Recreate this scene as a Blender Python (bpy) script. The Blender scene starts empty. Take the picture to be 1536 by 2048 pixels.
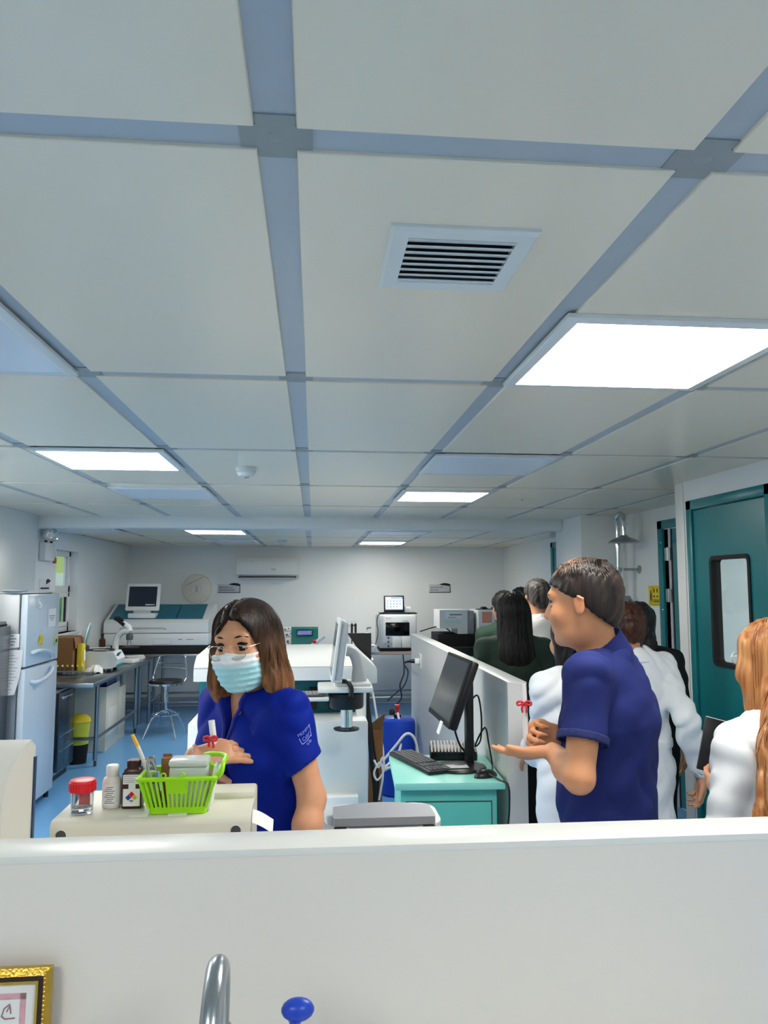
import bpy, bmesh, math, random
import numpy as np
from mathutils import Vector, Matrix, Euler

# ------------------------------------------------------------------ camera, world, exposure
SC = bpy.context.scene
COL = SC.collection
FPX, PIT, YAW, HC = 1522.0, 0.0953, 0.0922, 1.61        # focal length in pixels of the 1536x2048 frame
_cam = bpy.data.cameras.new('camera')
_cam.sensor_fit = 'VERTICAL'; _cam.sensor_height = 36.0
_cam.lens = FPX / 2048.0 * 36.0
_cam.clip_start = 0.05; _cam.clip_end = 100
CAM = bpy.data.objects.new('camera', _cam); COL.objects.link(CAM)
CAM.location = (0, 0, HC); CAM.rotation_euler = (math.pi/2 + PIT, 0, -YAW)
SC.camera = CAM
W = bpy.data.worlds.new('world'); SC.world = W; W.use_nodes = True
W.node_tree.nodes['Background'].inputs[0].default_value = (0.75, 0.85, 0.95, 1)
W.node_tree.nodes['Background'].inputs[1].default_value = 1.0
SC.view_settings.view_transform = 'Standard'; SC.view_settings.look = 'None'
SC.view_settings.gamma = 1.0; SC.view_settings.use_curve_mapping = False
SC.view_settings.exposure = 0.4
LAMP = 19.0                      # radiance of a lit ceiling panel
SC.cycles.max_bounces = 10; SC.cycles.diffuse_bounces = 6; SC.cycles.glossy_bounces = 4
SC.cycles.transmission_bounces = 8; SC.cycles.transparent_max_bounces = 12
SC.cycles.sample_clamp_indirect = 6.0

# room numbers
CZ, CZ2 = 2.205, 2.135          # ceiling in front of / behind the beam
XL, XR, XN = -2.475, 2.67, 2.15
YB = 10.55
R = math.radians
random.seed(7)
RNG = np.random.default_rng(7)

def at(px, py, Y=None, Z=None, X=None):
    """world point seen at a photo pixel, on the plane Y=.., Z=.. or X=.."""
    u = (px-768)/FPX; v = (py-1024)/FPX
    c, s = math.cos(PIT), math.sin(PIT)
    fw = c+v*s; up = s-v*c
    c, s = math.cos(YAW), math.sin(YAW)
    d = Vector((u*c+fw*s, -u*s+fw*c, up))
    if Y is not None: t = Y/d.y
    elif Z is not None: t = (Z-HC)/d.z
    else: t = X/d.x
    return Vector((d.x*t, d.y*t, d.z*t+HC))

# ------------------------------------------------------------------ materials
def lin(c):
    return tuple(((x/255)/12.92 if x/255 <= .04045 else ((x/255+.055)/1.055)**2.4) for x in c)
MATS = {}
def mat(name, col, rough=.5, metal=0., var=.05, scale=6., bump=0., bscale=120., stretch=(1,1,1), spec=.5,
        trans=0., alpha=1., emit=0., coat=0., ior=1.45, sheen=0., sss=0., col2=None, contrast=None, attr=None):
    if name in MATS: return MATS[name]
    m = bpy.data.materials.new(name); m.use_nodes = True
    nt = m.node_tree; b = nt.nodes['Principled BSDF']; L = nt.links.new
    c = lin(col)
    tc = nt.nodes.new('ShaderNodeTexCoord'); mp = nt.nodes.new('ShaderNodeMapping')
    mp.inputs['Scale'].default_value = stretch
    L(tc.outputs['Object'], mp.inputs[0])
    no = nt.nodes.new('ShaderNodeTexNoise'); no.inputs['Scale'].default_value = scale; no.inputs['Detail'].default_value = 5
    L(mp.outputs[0], no.inputs['Vector'])
    mx = nt.nodes.new('ShaderNodeMix'); mx.data_type = 'RGBA'
    if contrast:
        rp = nt.nodes.new('ShaderNodeMapRange'); rp.inputs[1].default_value = contrast[0]; rp.inputs[2].default_value = contrast[1]
        L(no.outputs[0], rp.inputs[0]); L(rp.outputs[0], mx.inputs[0])
    else: L(no.outputs[0], mx.inputs[0])
    c2 = lin(col2) if col2 else None
    mx.inputs[6].default_value = (*[max(0, x*(1-var)) for x in c], 1)
    mx.inputs[7].default_value = (*(c2 if c2 else [min(1, x*(1+var)) for x in c]), 1)
    out = mx.outputs[2]
    if attr:
        at_ = nt.nodes.new('ShaderNodeAttribute'); at_.attribute_name = attr
        mu = nt.nodes.new('ShaderNodeMix'); mu.data_type = 'RGBA'; mu.blend_type = 'MULTIPLY'; mu.inputs[0].default_value = 1
        L(out, mu.inputs[6]); L(at_.outputs['Color'], mu.inputs[7]); out = mu.outputs[2]
    L(out, b.inputs['Base Color'])
    b.inputs['Roughness'].default_value = rough; b.inputs['Metallic'].default_value = metal
    b.inputs['Specular IOR Level'].default_value = spec; b.inputs['IOR'].default_value = ior
    if trans: b.inputs['Transmission Weight'].default_value = trans
    if alpha < 1: b.inputs['Alpha'].default_value = alpha
    if coat: b.inputs['Coat Weight'].default_value = coat; b.inputs['Coat Roughness'].default_value = .1
    if sheen: b.inputs['Sheen Weight'].default_value = sheen
    if sss:
        b.inputs['Subsurface Weight'].default_value = sss; b.inputs['Subsurface Radius'].default_value = (.012, .005, .003)
    if emit:
        L(out, b.inputs['Emission Color']); b.inputs['Emission Strength'].default_value = emit
    if bump:
        n2 = nt.nodes.new('ShaderNodeTexNoise'); n2.inputs['Scale'].default_value = bscale; n2.inputs['Detail'].default_value = 3
        L(mp.outputs[0], n2.inputs['Vector'])
        bp = nt.nodes.new('ShaderNodeBump'); bp.inputs['Strength'].default_value = bump; bp.inputs['Distance'].default_value = .004
        L(n2.outputs[0], bp.inputs['Height']); L(bp.outputs[0], b.inputs['Normal'])
    MATS[name] = m
    return m

M_wall   = mat('wall_white', (232,236,236), .32, var=.012, scale=1.5, bump=.02, bscale=60)
M_low    = mat('low_wall_white', (226,222,216), .4, var=.012, scale=2)
M_lowtop = mat('low_wall_cap', (226,227,223), .3, var=.02, scale=14)
M_ceil   = mat('ceiling_panel', (240,228,207), .28, var=.02, scale=1.0)
M_strip  = mat('ceiling_strip', (176,184,192), .3, var=.03, scale=3)
M_joint  = mat('ceiling_joint', (150,156,156), .5, var=.03, scale=20)
M_floor  = mat('floor_vinyl', (112,172,224), .22, var=.05, scale=1.2, spec=.4)
M_base   = mat('skirting_grey', (190,196,200), .35)
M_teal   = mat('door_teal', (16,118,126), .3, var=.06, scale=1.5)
M_teald  = mat('door_teal_shaded', (8,84,94), .35, var=.05)  # door teal with the shade of the recessed jamb put into the colour
M_lampon = mat('lamp_lit', (255,251,243), .4, var=0, emit=LAMP)
M_lampoff= mat('lamp_unlit', (226,234,244), .25, var=.01)
M_white  = mat('plastic_white', (224,226,224), .35, var=.015)
M_warm   = mat('plastic_warm_white', (230,226,216), .4, var=.02)
M_beige  = mat('plastic_beige', (222,218,202), .42, var=.03, scale=10)
M_ltgrey = mat('plastic_light_grey', (190,194,198), .4, var=.02)
M_grey   = mat('plastic_grey', (138,140,146), .42, var=.02)
M_dkgrey = mat('plastic_dark_grey', (70,72,76), .45)
M_black  = mat('plastic_black', (18,19,21), .38, var=.1)
M_matte  = mat('black_matte', (10,11,13), .7, var=.1)
M_steel  = mat('stainless_steel', (168,174,178), .28, 1., var=.05, scale=4, stretch=(1,1,.05), bump=.05, bscale=200)
M_chrome = mat('chrome', (225,228,230), .08, 1., var=0)
M_alu    = mat('aluminium', (190,194,198), .35, 1., var=.02)
M_screen = mat('screen_dark', (52,56,62), .18, var=.03)
M_glass  = mat('glass_clear', (235,245,245), .03, trans=1., var=0, ior=1.3)
M_paper  = mat('paper_white', (240,240,240), .7, var=.02)
M_ink    = mat('ink_black', (24,26,28), .6)
M_red    = mat('plastic_red', (222,28,40), .35)
M_yellow = mat('plastic_yellow', (232,206,40), .45)
M_blue   = mat('plastic_blue', (28,70,190), .35)
M_card   = mat('cardboard', (140,98,58), .8, var=.08, scale=30)
M_cable  = mat('cable_black', (16,16,18), .45)
M_hose   = mat('hose_white', (235,236,236), .35)
M_film   = mat('fridge_white_film', (214,226,236), .2, var=.05, scale=9, stretch=(1,1,.25), bump=.12, bscale=14)

# ------------------------------------------------------------------ mesh builder
def frame_from(d, upv=(0,0,1)):
    d = Vector(d).normalized(); u = Vector(upv)
    if abs(d.dot(u)) > .98: u = Vector((1,0,0)) if abs(d.x) < .9 else Vector((0,1,0))
    x = u.cross(d).normalized(); y = d.cross(x)
    return x, y, d
def TR(loc=(0,0,0), rot=(0,0,0), scale=None):
    m = Matrix.Translation(loc) @ Euler(rot).to_matrix().to_4x4()
    if scale: m = m @ Matrix.Diagonal((*scale, 1))
    return m

class MB:
    def __init__(s): s.v = []; s.f = []; s.M = Matrix.Identity(4)
    def add(s, vs, fs):
        o = len(s.v); s.v += [tuple(s.M @ Vector(p)) for p in vs]; s.f += [tuple(o+i for i in f) for f in fs]; return s
    def box(s, x0, x1, y0, y1, z0, z1, bev=0., seg=2, m=None):
        if bev <= 0:
            vs = [(x0,y0,z0),(x1,y0,z0),(x1,y1,z0),(x0,y1,z0),(x0,y0,z1),(x1,y0,z1),(x1,y1,z1),(x0,y1,z1)]
            fs = [(3,2,1,0),(4,5,6,7),(0,1,5,4),(1,2,6,5),(2,3,7,6),(3,0,4,7)]
        else:
            bm = bmesh.new(); bmesh.ops.create_cube(bm, size=1)
            for v in bm.verts: v.co = ((x0+x1)/2+v.co.x*(x1-x0), (y0+y1)/2+v.co.y*(y1-y0), (z0+z1)/2+v.co.z*(z1-z0))
            bmesh.ops.bevel(bm, geom=bm.edges[:], offset=bev, segments=seg, profile=.5, affect='EDGES')
            vs = [tuple(v.co) for v in bm.verts]; bm.verts.index_update()
            fs = [tuple(v.index for v in f.verts) for f in bm.faces]; bm.free()
        if m is not None: vs = [tuple(m @ Vector(p)) for p in vs]
        return s.add(vs, fs)
    def cbox(s, c, d, bev=0., seg=2, m=None):
        return s.box(c[0]-d[0]/2, c[0]+d[0]/2, c[1]-d[1]/2, c[1]+d[1]/2, c[2]-d[2]/2, c[2]+d[2]/2, bev, seg, m)
    def cyl(s, p0, p1, r0, r1=None, n=16, cap=True):
        r1 = r0 if r1 is None else r1
        p0 = Vector(p0); p1 = Vector(p1); x, y, d = frame_from(p1-p0)
        vs = []
        for p, r in ((p0,r0),(p1,r1)):
            for k in range(n):
                a = 2*math.pi*k/n; vs.append(p+x*(r*math.cos(a))+y*(r*math.sin(a)))
        fs = [(k,(k+1)%n,n+(k+1)%n,n+k) for k in range(n)]
        if cap: fs += [tuple(range(n-1,-1,-1)), tuple(range(n,2*n))]
        return s.add(vs, fs)
    def tube(s, pts, r, n=8, closed=False, cap=True):
        P = [Vector(p) for p in pts]; N = len(P); rs = r if isinstance(r, (list,tuple)) else [r]*N
        T = []
        for i in range(N):
            if closed: t = P[(i+1)%N]-P[i-1]
            else: t = P[min(i+1,N-1)]-P[max(i-1,0)]
            T.append(t.normalized())
        x, y, _ = frame_from(T[0]); vs = []
        for i in range(N):
            x = (x-T[i]*x.dot(T[i])).normalized(); y = T[i].cross(x)
            for k in range(n):
                a = 2*math.pi*k/n; vs.append(P[i]+x*(rs[i]*math.cos(a))+y*(rs[i]*math.sin(a)))
        fs = []
        for i in range(N if closed else N-1):
            j = (i+1)%N
            for k in range(n): fs.append((i*n+k, i*n+(k+1)%n, j*n+(k+1)%n, j*n+k))
        if cap and not closed: fs += [tuple(range(n-1,-1,-1)), tuple((N-1)*n+k for k in range(n))]
        return s.add(vs, fs)
    def lathe(s, prof, n=24, m=None):
        m = m or Matrix.Identity(4); vs = []; fs = []
        for r, z in prof:
            for k in range(n):
                a = 2*math.pi*k/n; vs.append(m @ Vector((max(r,1e-5)*math.cos(a), max(r,1e-5)*math.sin(a), z)))
        for i in range(len(prof)-1):
            for k in range(n): fs.append((i*n+k, i*n+(k+1)%n, (i+1)*n+(k+1)%n, (i+1)*n+k))
        return s.add(vs, fs)
    def prism(s, poly, h, m=None, z0=0.):
        m = m or Matrix.Identity(4); n = len(poly)
        vs = [m @ Vector((x,y,z0)) for x,y in poly]+[m @ Vector((x,y,z0+h)) for x,y in poly]
        fs = [tuple(range(n-1,-1,-1)), tuple(range(n,2*n))]+[(k,(k+1)%n,n+(k+1)%n,n+k) for k in range(n)]
        return s.add(vs, fs)
    def loft(s, rings, cap=True, closed=True):
        n = len(rings[0]); vs = [Vector(p) for r in rings for p in r]; fs = []
        for i in range(len(rings)-1):
            for k in range(n if closed else n-1): fs.append((i*n+k, i*n+(k+1)%n, (i+1)*n+(k+1)%n, (i+1)*n+k))
        if cap and closed: fs += [tuple(range(n-1,-1,-1)), tuple((len(rings)-1)*n+k for k in range(n))]
        return s.add(vs, fs)
    def ball(s, c, r, sc=(1,1,1), n=16, m=None):
        prof = [(math.sin(math.pi*i/(n//2)), -math.cos(math.pi*i/(n//2))) for i in range(n//2+1)]
        mm = (m or Matrix.Identity(4)) @ Matrix.Translation(c) @ Matrix.Diagonal((r*sc[0], r*sc[1], r*sc[2], 1))
        return s.lathe(prof, n, mm)
    def sheet(s, fn, nu, nv, th=.001):
        """thin solid sheet: fn(u,v)->point, thickened along its normal"""
        P = [[Vector(fn(i/nu, j/nv)) for j in range(nv+1)] for i in range(nu+1)]
        def nrm(i, j):
            a = P[min(i+1,nu)][j]-P[max(i-1,0)][j]; b = P[i][min(j+1,nv)]-P[i][max(j-1,0)]
            return a.cross(b).normalized()
        top = [P[i][j]+nrm(i,j)*th/2 for i in range(nu+1) for j in range(nv+1)]
        bot = [P[i][j]-nrm(i,j)*th/2 for i in range(nu+1) for j in range(nv+1)]
        o = len(top); q = nv+1; fs = []
        for i in range(nu):
            for j in range(nv):
                a = (i*q+j, (i+1)*q+j, (i+1)*q+j+1, i*q+j+1); fs += [a, tuple(o+k for k in reversed(a))]
        ed = [i*q for i in range(nu+1)]+[nu*q+j for j in range(1,nv+1)]+[i*q+nv for i in range(nu-1,-1,-1)]+[j for j in range(nv-1,0,-1)]
        for k in range(len(ed)):
            a, b = ed[k], ed[(k+1)%len(ed)]; fs.append((b, a, o+a, o+b))
        return s.add(top+bot, fs)
    def build(s, name, m, parent=None, loc=(0,0,0), rot=(0,0,0), ang=38):
        me = bpy.data.meshes.new(name); me.from_pydata(s.v, [], s.f)
        bm = bmesh.new(); bm.from_mesh(me); bmesh.ops.recalc_face_normals(bm, faces=bm.faces); bm.to_mesh(me); bm.free()
        me.polygons.foreach_set('use_smooth', [True]*len(me.polygons)); me.set_sharp_from_angle(angle=R(ang))
        me.materials.append(m); me.update()
        return link(name, me, parent, loc, rot)
def link(name, me, parent=None, loc=(0,0,0), rot=(0,0,0)):
    o = bpy.data.objects.new(name, me); COL.objects.link(o)
    o.location = loc; o.rotation_euler = rot
    if parent is not None: o.parent = parent
    return o
def tag(o, label, cat, group=None):
    o['label'] = label; o['category'] = cat
    if group: o['group'] = group
    return o
def thing(name, label, cat, loc=(0,0,0), rz=0., group=None):
    o = bpy.data.objects.new(name, None); COL.objects.link(o); o.empty_display_size = .05
    o.location = loc; o.rotation_euler = (0,0,rz)
    return tag(o, label, cat, group)
def struct(o):
    o['kind'] = 'structure'; return o
def sempty(name, loc=(0,0,0)):
    o = bpy.data.objects.new(name, None); COL.objects.link(o); o.location = loc; return struct(o)
def box(name, m, parent, x0, x1, y0, y1, z0, z1, bev=0., loc=(0,0,0), rot=(0,0,0), seg=2):
    return MB().box(x0, x1, y0, y1, z0, z1, bev, seg).build(name, m, parent, loc, rot)
def copy_tree(o, parent=None):
    c = o.copy(); COL.objects.link(c)
    if parent is not None: c.parent = parent
    for ch in list(o.children): copy_tree(ch, c)
    return c
def text(name, s, size, m, parent, loc, rot=(math.pi/2,0,0), ext=.0006, align='LEFT', sx=1.):
    cu = bpy.data.curves.new('t', 'FONT'); cu.body = s; cu.size = size; cu.extrude = ext; cu.align_x = align
    cu.resolution_u = 2
    t = bpy.data.objects.new('t', cu); COL.objects.link(t)
    dg = bpy.context.evaluated_depsgraph_get(); me = bpy.data.meshes.new_from_object(t.evaluated_get(dg))
    bpy.data.objects.remove(t); bpy.data.curves.remove(cu)
    me.materials.clear(); me.materials.append(m)
    o = link(name, me, parent, loc, rot); o.scale = (sx, 1, 1)
    return o
def bez(p, n=24):
    """smooth Catmull-Rom path through points"""
    P = [Vector(q) for q in p]; P = [P[0]*2-P[1]]+P+[P[-1]*2-P[-2]]; out = []
    k = max(2, n//(len(P)-3))
    for i in range(1, len(P)-2):
        a, b, c, d = P[i-1:i+3]
        for j in range(k):
            t = j/k
            out.append(.5*((2*b)+(c-a)*t+(2*a-5*b+4*c-d)*t*t+(3*b-a-3*c+d)*t**3))
    out.append(P[-2]); return out
def rrect(w, h, r, n=4, cx=0., cy=0.):
    out = []
    for sx, sy, a0 in ((1,1,0),(-1,1,90),(-1,-1,180),(1,-1,270)):
        for k in range(n+1):
            a = R(a0+90*k/n); out.append((cx+sx*(w/2-r)+r*math.cos(a), cy+sy*(h/2-r)+r*math.sin(a)))
    return out
# ------------------------------------------------------------------ the room shell
struct(box('floor', M_floor, None, -2.7, 4.0, -2.6, 10.75, -.06, 0))
GX = [-.055+.6*i for i in range(-4, 5)]
def ceiling(name, z, ylines, y0, y1):
    root = struct(box(name, M_wall, None, -2.62, 4.0, y0, y1, z+.012, z+.07))
    sw = .0275
    xs = [-2.62]+GX+[2.80]; ys = [y0]+ylines+[y1]
    meshes = {}
    for i in range(len(xs)-1):
        for j in range(len(ys)-1):
            a = xs[i]+(sw if i else 0); b = xs[i+1]-(sw if i < len(xs)-2 else 0)
            c = ys[j]+(sw if j else 0); d = ys[j+1]-(sw if j < len(ys)-2 else 0)
            if b-a < .05 or d-c < .05: continue
            k = (round(b-a,3), round(d-c,3))
            if k not in meshes:
                o = MB().cbox((0,0,.006), (b-a, d-c, .012), .0015, 1).build('ceiling_panel', M_ceil, root, ((a+b)/2,(c+d)/2,z)); meshes[k] = o.data
            else: link('ceiling_panel', meshes[k], root, ((a+b)/2,(c+d)/2,z))
    for x in GX: box('ceiling_strip', M_strip, root, x-sw, x+sw, y0, y1, z+.0065, z+.013)
    for y in ylines: box('ceiling_strip', M_strip, root, -2.62, 2.8, y-sw, y+sw, z+.006, z+.013)
    jm = None
    for x in GX:
        for y in ylines:
            if jm is None:
                a, b = .0265, .049
                poly = [(a,a),(b,a),(b,-a),(a,-a),(a,-b),(-a,-b),(-a,-a),(-b,-a),(-b,a),(-a,a),(-a,b),(a,b)]
                mb = MB().prism(poly, .004); mb.lathe([(0,-.0015),(.010,-.0012),(.012,0),(.012,.002)], 16)
                o = mb.build('joint_plate', M_joint, root, (x,y,z+.004)); jm = o.data
            else: link('joint_plate', jm, root, (x,y,z+.004))
    return root
YF = [.98+1.2*j for j in range(-2, 5)]
ceiling('ceiling', CZ, YF, -2.6, 6.80)
ceiling('ceiling_back', CZ2, [7.3, 8.5, 9.7], 6.90, 10.7)
# left wall with the window opening
WY0, WY1, WZ0, WZ1 = 7.62, 8.33, 1.13, 1.955
mb = MB()
mb.box(XL-.15, XL, -2.6, WY0, 0, CZ); mb.box(XL-.15, XL, WY1, YB+.15, 0, CZ2)
mb.box(XL-.15, XL, WY0, WY1, 0, WZ0); mb.box(XL-.15, XL, WY0, WY1, WZ1, CZ2)
struct(mb.build('wall_left', M_wall))
struct(box('wall_back', M_wall, None, XL, XR+.15, YB, YB+.15, 0, CZ2))
struct(box('wall_right', M_wall, None, XR, XR+.15, 4.33, YB, 0, CZ2+.07))
struct(box('wall_behind', M_wall, None, XL, XN, -2.6, -2.5, 0, CZ))
# near right wall, with the opening for the teal door, and the side room beyond it
mb = MB()
mb.box(XN, XN+.09, -2.5, 3.42, 0, CZ); mb.box(XN, XN+.09, 4.15, 4.25, 0, CZ); mb.box(XN, XN+.09, 3.42, 4.15, 2.06, CZ)
mb.box(XN, 3.6, 4.25, 4.33, 0, CZ)
nr = struct(mb.build('wall_right_near', M_wall))
box('corner_trim', M_white, nr, XN-.006, XN+.012, 4.236, 4.336, 0, CZ, .003)
mb = MB(); mb.box(3.5, 3.6, 1.0, 4.25, 0, CZ); mb.box(XN+.09, 3.6, .9, 1.0, 0, CZ)
struct(mb.build('wall_side_room', M_wall))
# beam and columns
struct(box('trim_1', M_wall, None, XL, 2.27, 6.78, 6.98, 2.105, CZ+.01, .004))
struct(box('wall_column_left', M_wall, None, XL, -2.357, 5.94, 6.745, 0, CZ, .004))
struct(box('wall_column_right', M_wall, None, 2.27, XR, 6.30, 6.98, 0, CZ, .004))
struct(box('trim_2', M_ltgrey, None, XL, XR, YB-.02, YB, .02, .12, .004))
struct(box('baseboard_left', M_base, None, XL, XL+.015, 6.98, YB-.02, 0, .08, .003))
# low wall in front of the camera and the low partition beside the teal cabinet
FW0, FW1, FWZ = 1.243, 1.331, 1.20
lw = struct(box('wall_low_front', M_low, None, XL, XN, FW0+.002, FW1-.002, 0, FWZ-.012))
box('wall_cap', M_lowtop, lw, XL, XN, FW0, FW1, FWZ-.012, FWZ, .002)
PX0, PX1, PY0, PY1 = .822, .905, 3.215, 6.42
lp = struct(box('wall_low_partition', M_low, None, PX0+.001, PX1-.001, PY0+.001, PY1, 0, FWZ-.01))
box('wall_cap', M_lowtop, lp, PX0, PX1, PY0, PY1, FWZ-.01, FWZ, .002)
# window in the left wall
wn = sempty('window_1', (XL-.11, 0, 0))
fm = MB(); t = .055
fm.box(-.03, .03, WY0, WY1, WZ0, WZ0+t, .004); fm.box(-.03, .03, WY0, WY1, WZ1-t, WZ1, .004)
fm.box(-.03, .03, WY0, WY0+t, WZ0, WZ1, .004); fm.box(-.03, .03, WY1-t, WY1, WZ0, WZ1, .004)
fm.box(-.03, .03, WY0, WY1, 1.53, 1.60, .004)
fm.build('window_frame', M_white, wn)
sa = MB(); y0, y1, z0, z1 = WY0+t, WY1-t, WZ0+t, 1.53
sa.box(-.02, .045, y0, y1, z0, z0+.045, .004); sa.box(-.02, .045, y0, y1, z1-.045, z1, .004)
sa.box(-.02, .045, y0, y0+.045, z0, z1, .004); sa.box(-.02, .045, y1-.045, y1, z0, z1, .004)
sa.build('window_sash', M_white, wn)
box('window_seal', M_black, wn, .012, .03, y1-.062, y1-.045, z0+.045, z1-.045)
box('window_pane', M_glass, wn, -.004, .004, y0+.04, y1-.04, z0+.04, z1-.04)
box('window_pane', M_glass, wn, -.004, .004, WY0+t, WY1-t, 1.60, WZ1-t)
box('window_sill', M_white, wn, -.04, .135, WY0, WY1+.03, WZ0-.025, WZ0, .004)
# outside the window
bd = thing('neighbouring_building', 'lime yellow building wall seen outside the side window', 'building', (-4.6, 13.0, 0))
box('wall', mat('lime_render', (214,226,120), .8, var=.05, scale=2), bd, -3.5, 1.8, 0, .2, 0, 4.5)
box('window', mat('pale_pane', (235,245,225), .3), bd, .35, .95, -.03, 0, 1.2, 1.80, .01)
hd = MB()
for k in range(420):
    p = Vector((random.uniform(-1.7,1.7), random.uniform(-.25,.25), random.uniform(0,1.50)))
    a = random.uniform(0,6.28); sz = random.uniform(.05,.11); t1 = Vector((math.cos(a), math.sin(a), random.uniform(-.4,.6)))
    n1 = t1.cross(Vector((random.random()-.5, random.random()-.5, 1))).normalized()
    hd.add([p, p+t1*sz*.5+n1*sz*.3, p+t1*sz, p+t1*sz*.5-n1*sz*.3, p+t1*sz*.5+Vector((0,0,.012))], [(0,1,4),(1,2,4),(2,3,4),(3,0,4),(0,3,2,1)])
hd.box(-1.7, 1.7, -.17, .17, 0, 1.42, .05)
tag(hd.build('hedge', mat('hedge_green', (96,150,52), .7, var=.3, scale=14), None, (-4.5, 11.6, 0)), 'green leafy hedge seen through the lower window pane', 'hedge')
gr = struct(box('ground_outside', mat('ground', (120,120,110), .9), None, -9, -2.7, 2, 16, -.1, -.01))

# ------------------------------------------------------------------ doors
def hinge(parent, loc):
    h = MB(); h.cyl((0,0,-.05),(0,0,.05), .009, n=12); h.box(-.004, .001, -.045, .0, -.048, .048); h.box(-.004, .001, 0, .045, -.048, .048)
    return h.build('hinge', M_steel, parent, loc)
d1 = sempty('door_1', (XN, 3.785, 0))
f = MB(); f.box(-.012, .085, -.415, -.355, 0, 2.09, .004); f.box(-.012, .085, .355, .415, 0, 2.09, .004); f.box(-.012, .085, -.415, .415, 2.035, 2.09, .004)
f.build('door_frame', M_teal, d1)
# leaf built around its glazed opening
wy0, wy1, wz0, wz1 = -.19, .175, 1.19, 1.755
lf = MB()
lf.box(.0, .045, -.348, wy0, .01, 2.028); lf.box(.0, .045, wy1, .348, .01, 2.028)
lf.box(.0, .045, wy0, wy1, .01, wz0); lf.box(.0, .045, wy0, wy1, wz1, 2.028)
lf = lf.build('door_leaf', M_teal, d1)
g = MB()
outer = rrect(wy1-wy0+.02, wz1-wz0+.02, .035, 5, (wy0+wy1)/2, (wz0+wz1)/2); inner = rrect(wy1-wy0-.022, wz1-wz0-.022, .022, 5, (wy0+wy1)/2, (wz0+wz1)/2)
ring = lambda poly, x: [(x, a, b) for a, b in poly]
g.loft([ring(outer,0.0), ring(outer,-.007), ring(inner,-.007), ring(inner,.05), ring(outer,.05), ring(outer,0.)], cap=False)
g.build('window_gasket', M_matte, lf)
box('window_pane', M_glass, lf, .02, .026, wy0, wy1, wz0, wz1)
hd_ = MB(); hd_.cyl((-.0,0,0),(-.05,0,0),.01); hd_.tube(bez([(-.05,0,0),(-.052,.03,0),(-.052,.12,0)],10), .009); hd_.lathe([(0,0),(.026,0),(.026,.006),(0,.008)],20,TR((0,0,0),(0,-math.pi/2,0)))
hd_.build('door_handle', M_steel, lf, (-.001, -.30, 1.02))
d2 = sempty('door_2', (XR, 5.12, 0))
f = MB(); f.box(-.02, .10, .47, .55, 0, 2.10, .004); f.box(-.02, .10, -.55, -.47, 0, 2.10, .004); f.box(-.02, .10, -.55, .55, 2.035, 2.10, .004)
f = f.build('door_frame', M_teal, d2)
for z in (1.93, 1.42): 
    s_ = MB().ball((0,0,0), .009, n=10).build('screw_cap', M_chrome, f, (-.021, .485, z-.0))
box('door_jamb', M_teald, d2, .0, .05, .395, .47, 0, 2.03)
box('dark_gap_strip', M_matte, d2, -.002, .04, .335, .362, 0, 2.03)  # black strip painted in for the shade of the gap beside the leaf
box('door_leaf', M_teal, d2, -.004, .04, -.46, .335, .01, 2.03)
box('door_strip', M_ltgrey, d2, -.008, .0, .362, .395, 0, 2.03)
for z in (1.84, 1.53, .5): hinge(d2, (-.012, .40, z))

# ------------------------------------------------------------------ lights in the ceiling
def lamp(i, yc, z, on, label, group='square ceiling light panels', xc=None):
    t = thing('ceiling_light', label, 'ceiling light', ((GX[i+4]+.3) if xc is None else xc, yc, z), 0, group)
    s, q = .292, .262
    rg = lambda a, zz: [(a,a,zz),(-a,a,zz),(-a,-a,zz),(a,-a,zz)]
    MB().loft([rg(q-.05,-.0005), rg(s,-.0005), rg(s,-.010), rg(s-.004,-.013), rg(q,-.013), rg(q,-.0045), rg(q-.05,-.0045)], cap=True).build('frame', M_white, t)
    MB().loft([rg(q-.0005,-.0050), rg(q-.0005,-.0122)]).build('diffuser', M_lampon if on else M_lampoff, t)
    return t
lamp(1, 1.87, CZ, 1, 'large lit square light panel nearest the camera, right of the air vent')
lamp(-2, 1.87, CZ, 0, 'unlit light panel cut by the left photo edge, nearest the camera')
lamp(-2, 3.68, CZ, 1, 'lit square light panel at left, near the smoke detector')
lamp(-2, 5.0, CZ, 0, 'unlit light panel at left just before the ceiling beam')
lamp(1, 3.68, CZ, 0, 'unlit light panel at right, behind the largest lit panel')
lamp(1, 5.0, CZ, 1, 'lit light panel at right just before the ceiling beam')
lamp(-2, 7.6, CZ2, 1, 'lit light panel behind the beam, left of the room centre')
lamp(-2, 9.2, CZ2, 0, 'unlit light panel above the wall air conditioner')
lamp(-4, 7.6, CZ2, 0, 'unlit light panel behind the beam, above the side window')
lamp(1, 7.6, CZ2, 0, 'unlit light panel right behind the beam, right of the room centre')
lamp(1, 9.4, CZ2, 1, 'lit light panel furthest back, near the back wall')
lamp(-2, -.5, CZ, 1, 'lit light panel behind the viewpoint at left', 'light panels behind the viewpoint')
lamp(1, -.5, CZ, 1, 'lit light panel behind the viewpoint at right', 'light panels behind the viewpoint')
lamp(-4, 3.0, CZ, 1, 'added unseen light panel beside the left wall', 'added light panels along the left wall')  # added out of view to brighten the left side of the room
lamp(-4, 4.25, CZ, 1, 'added unseen light panel beside the left column', 'added light panels along the left wall')  # unseen panel added to light the left column, fridge and bench
lamp(0, 2.6, CZ, 1, 'lit light panel in the side room behind the teal door', 'side room light', xc=2.9)

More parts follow.
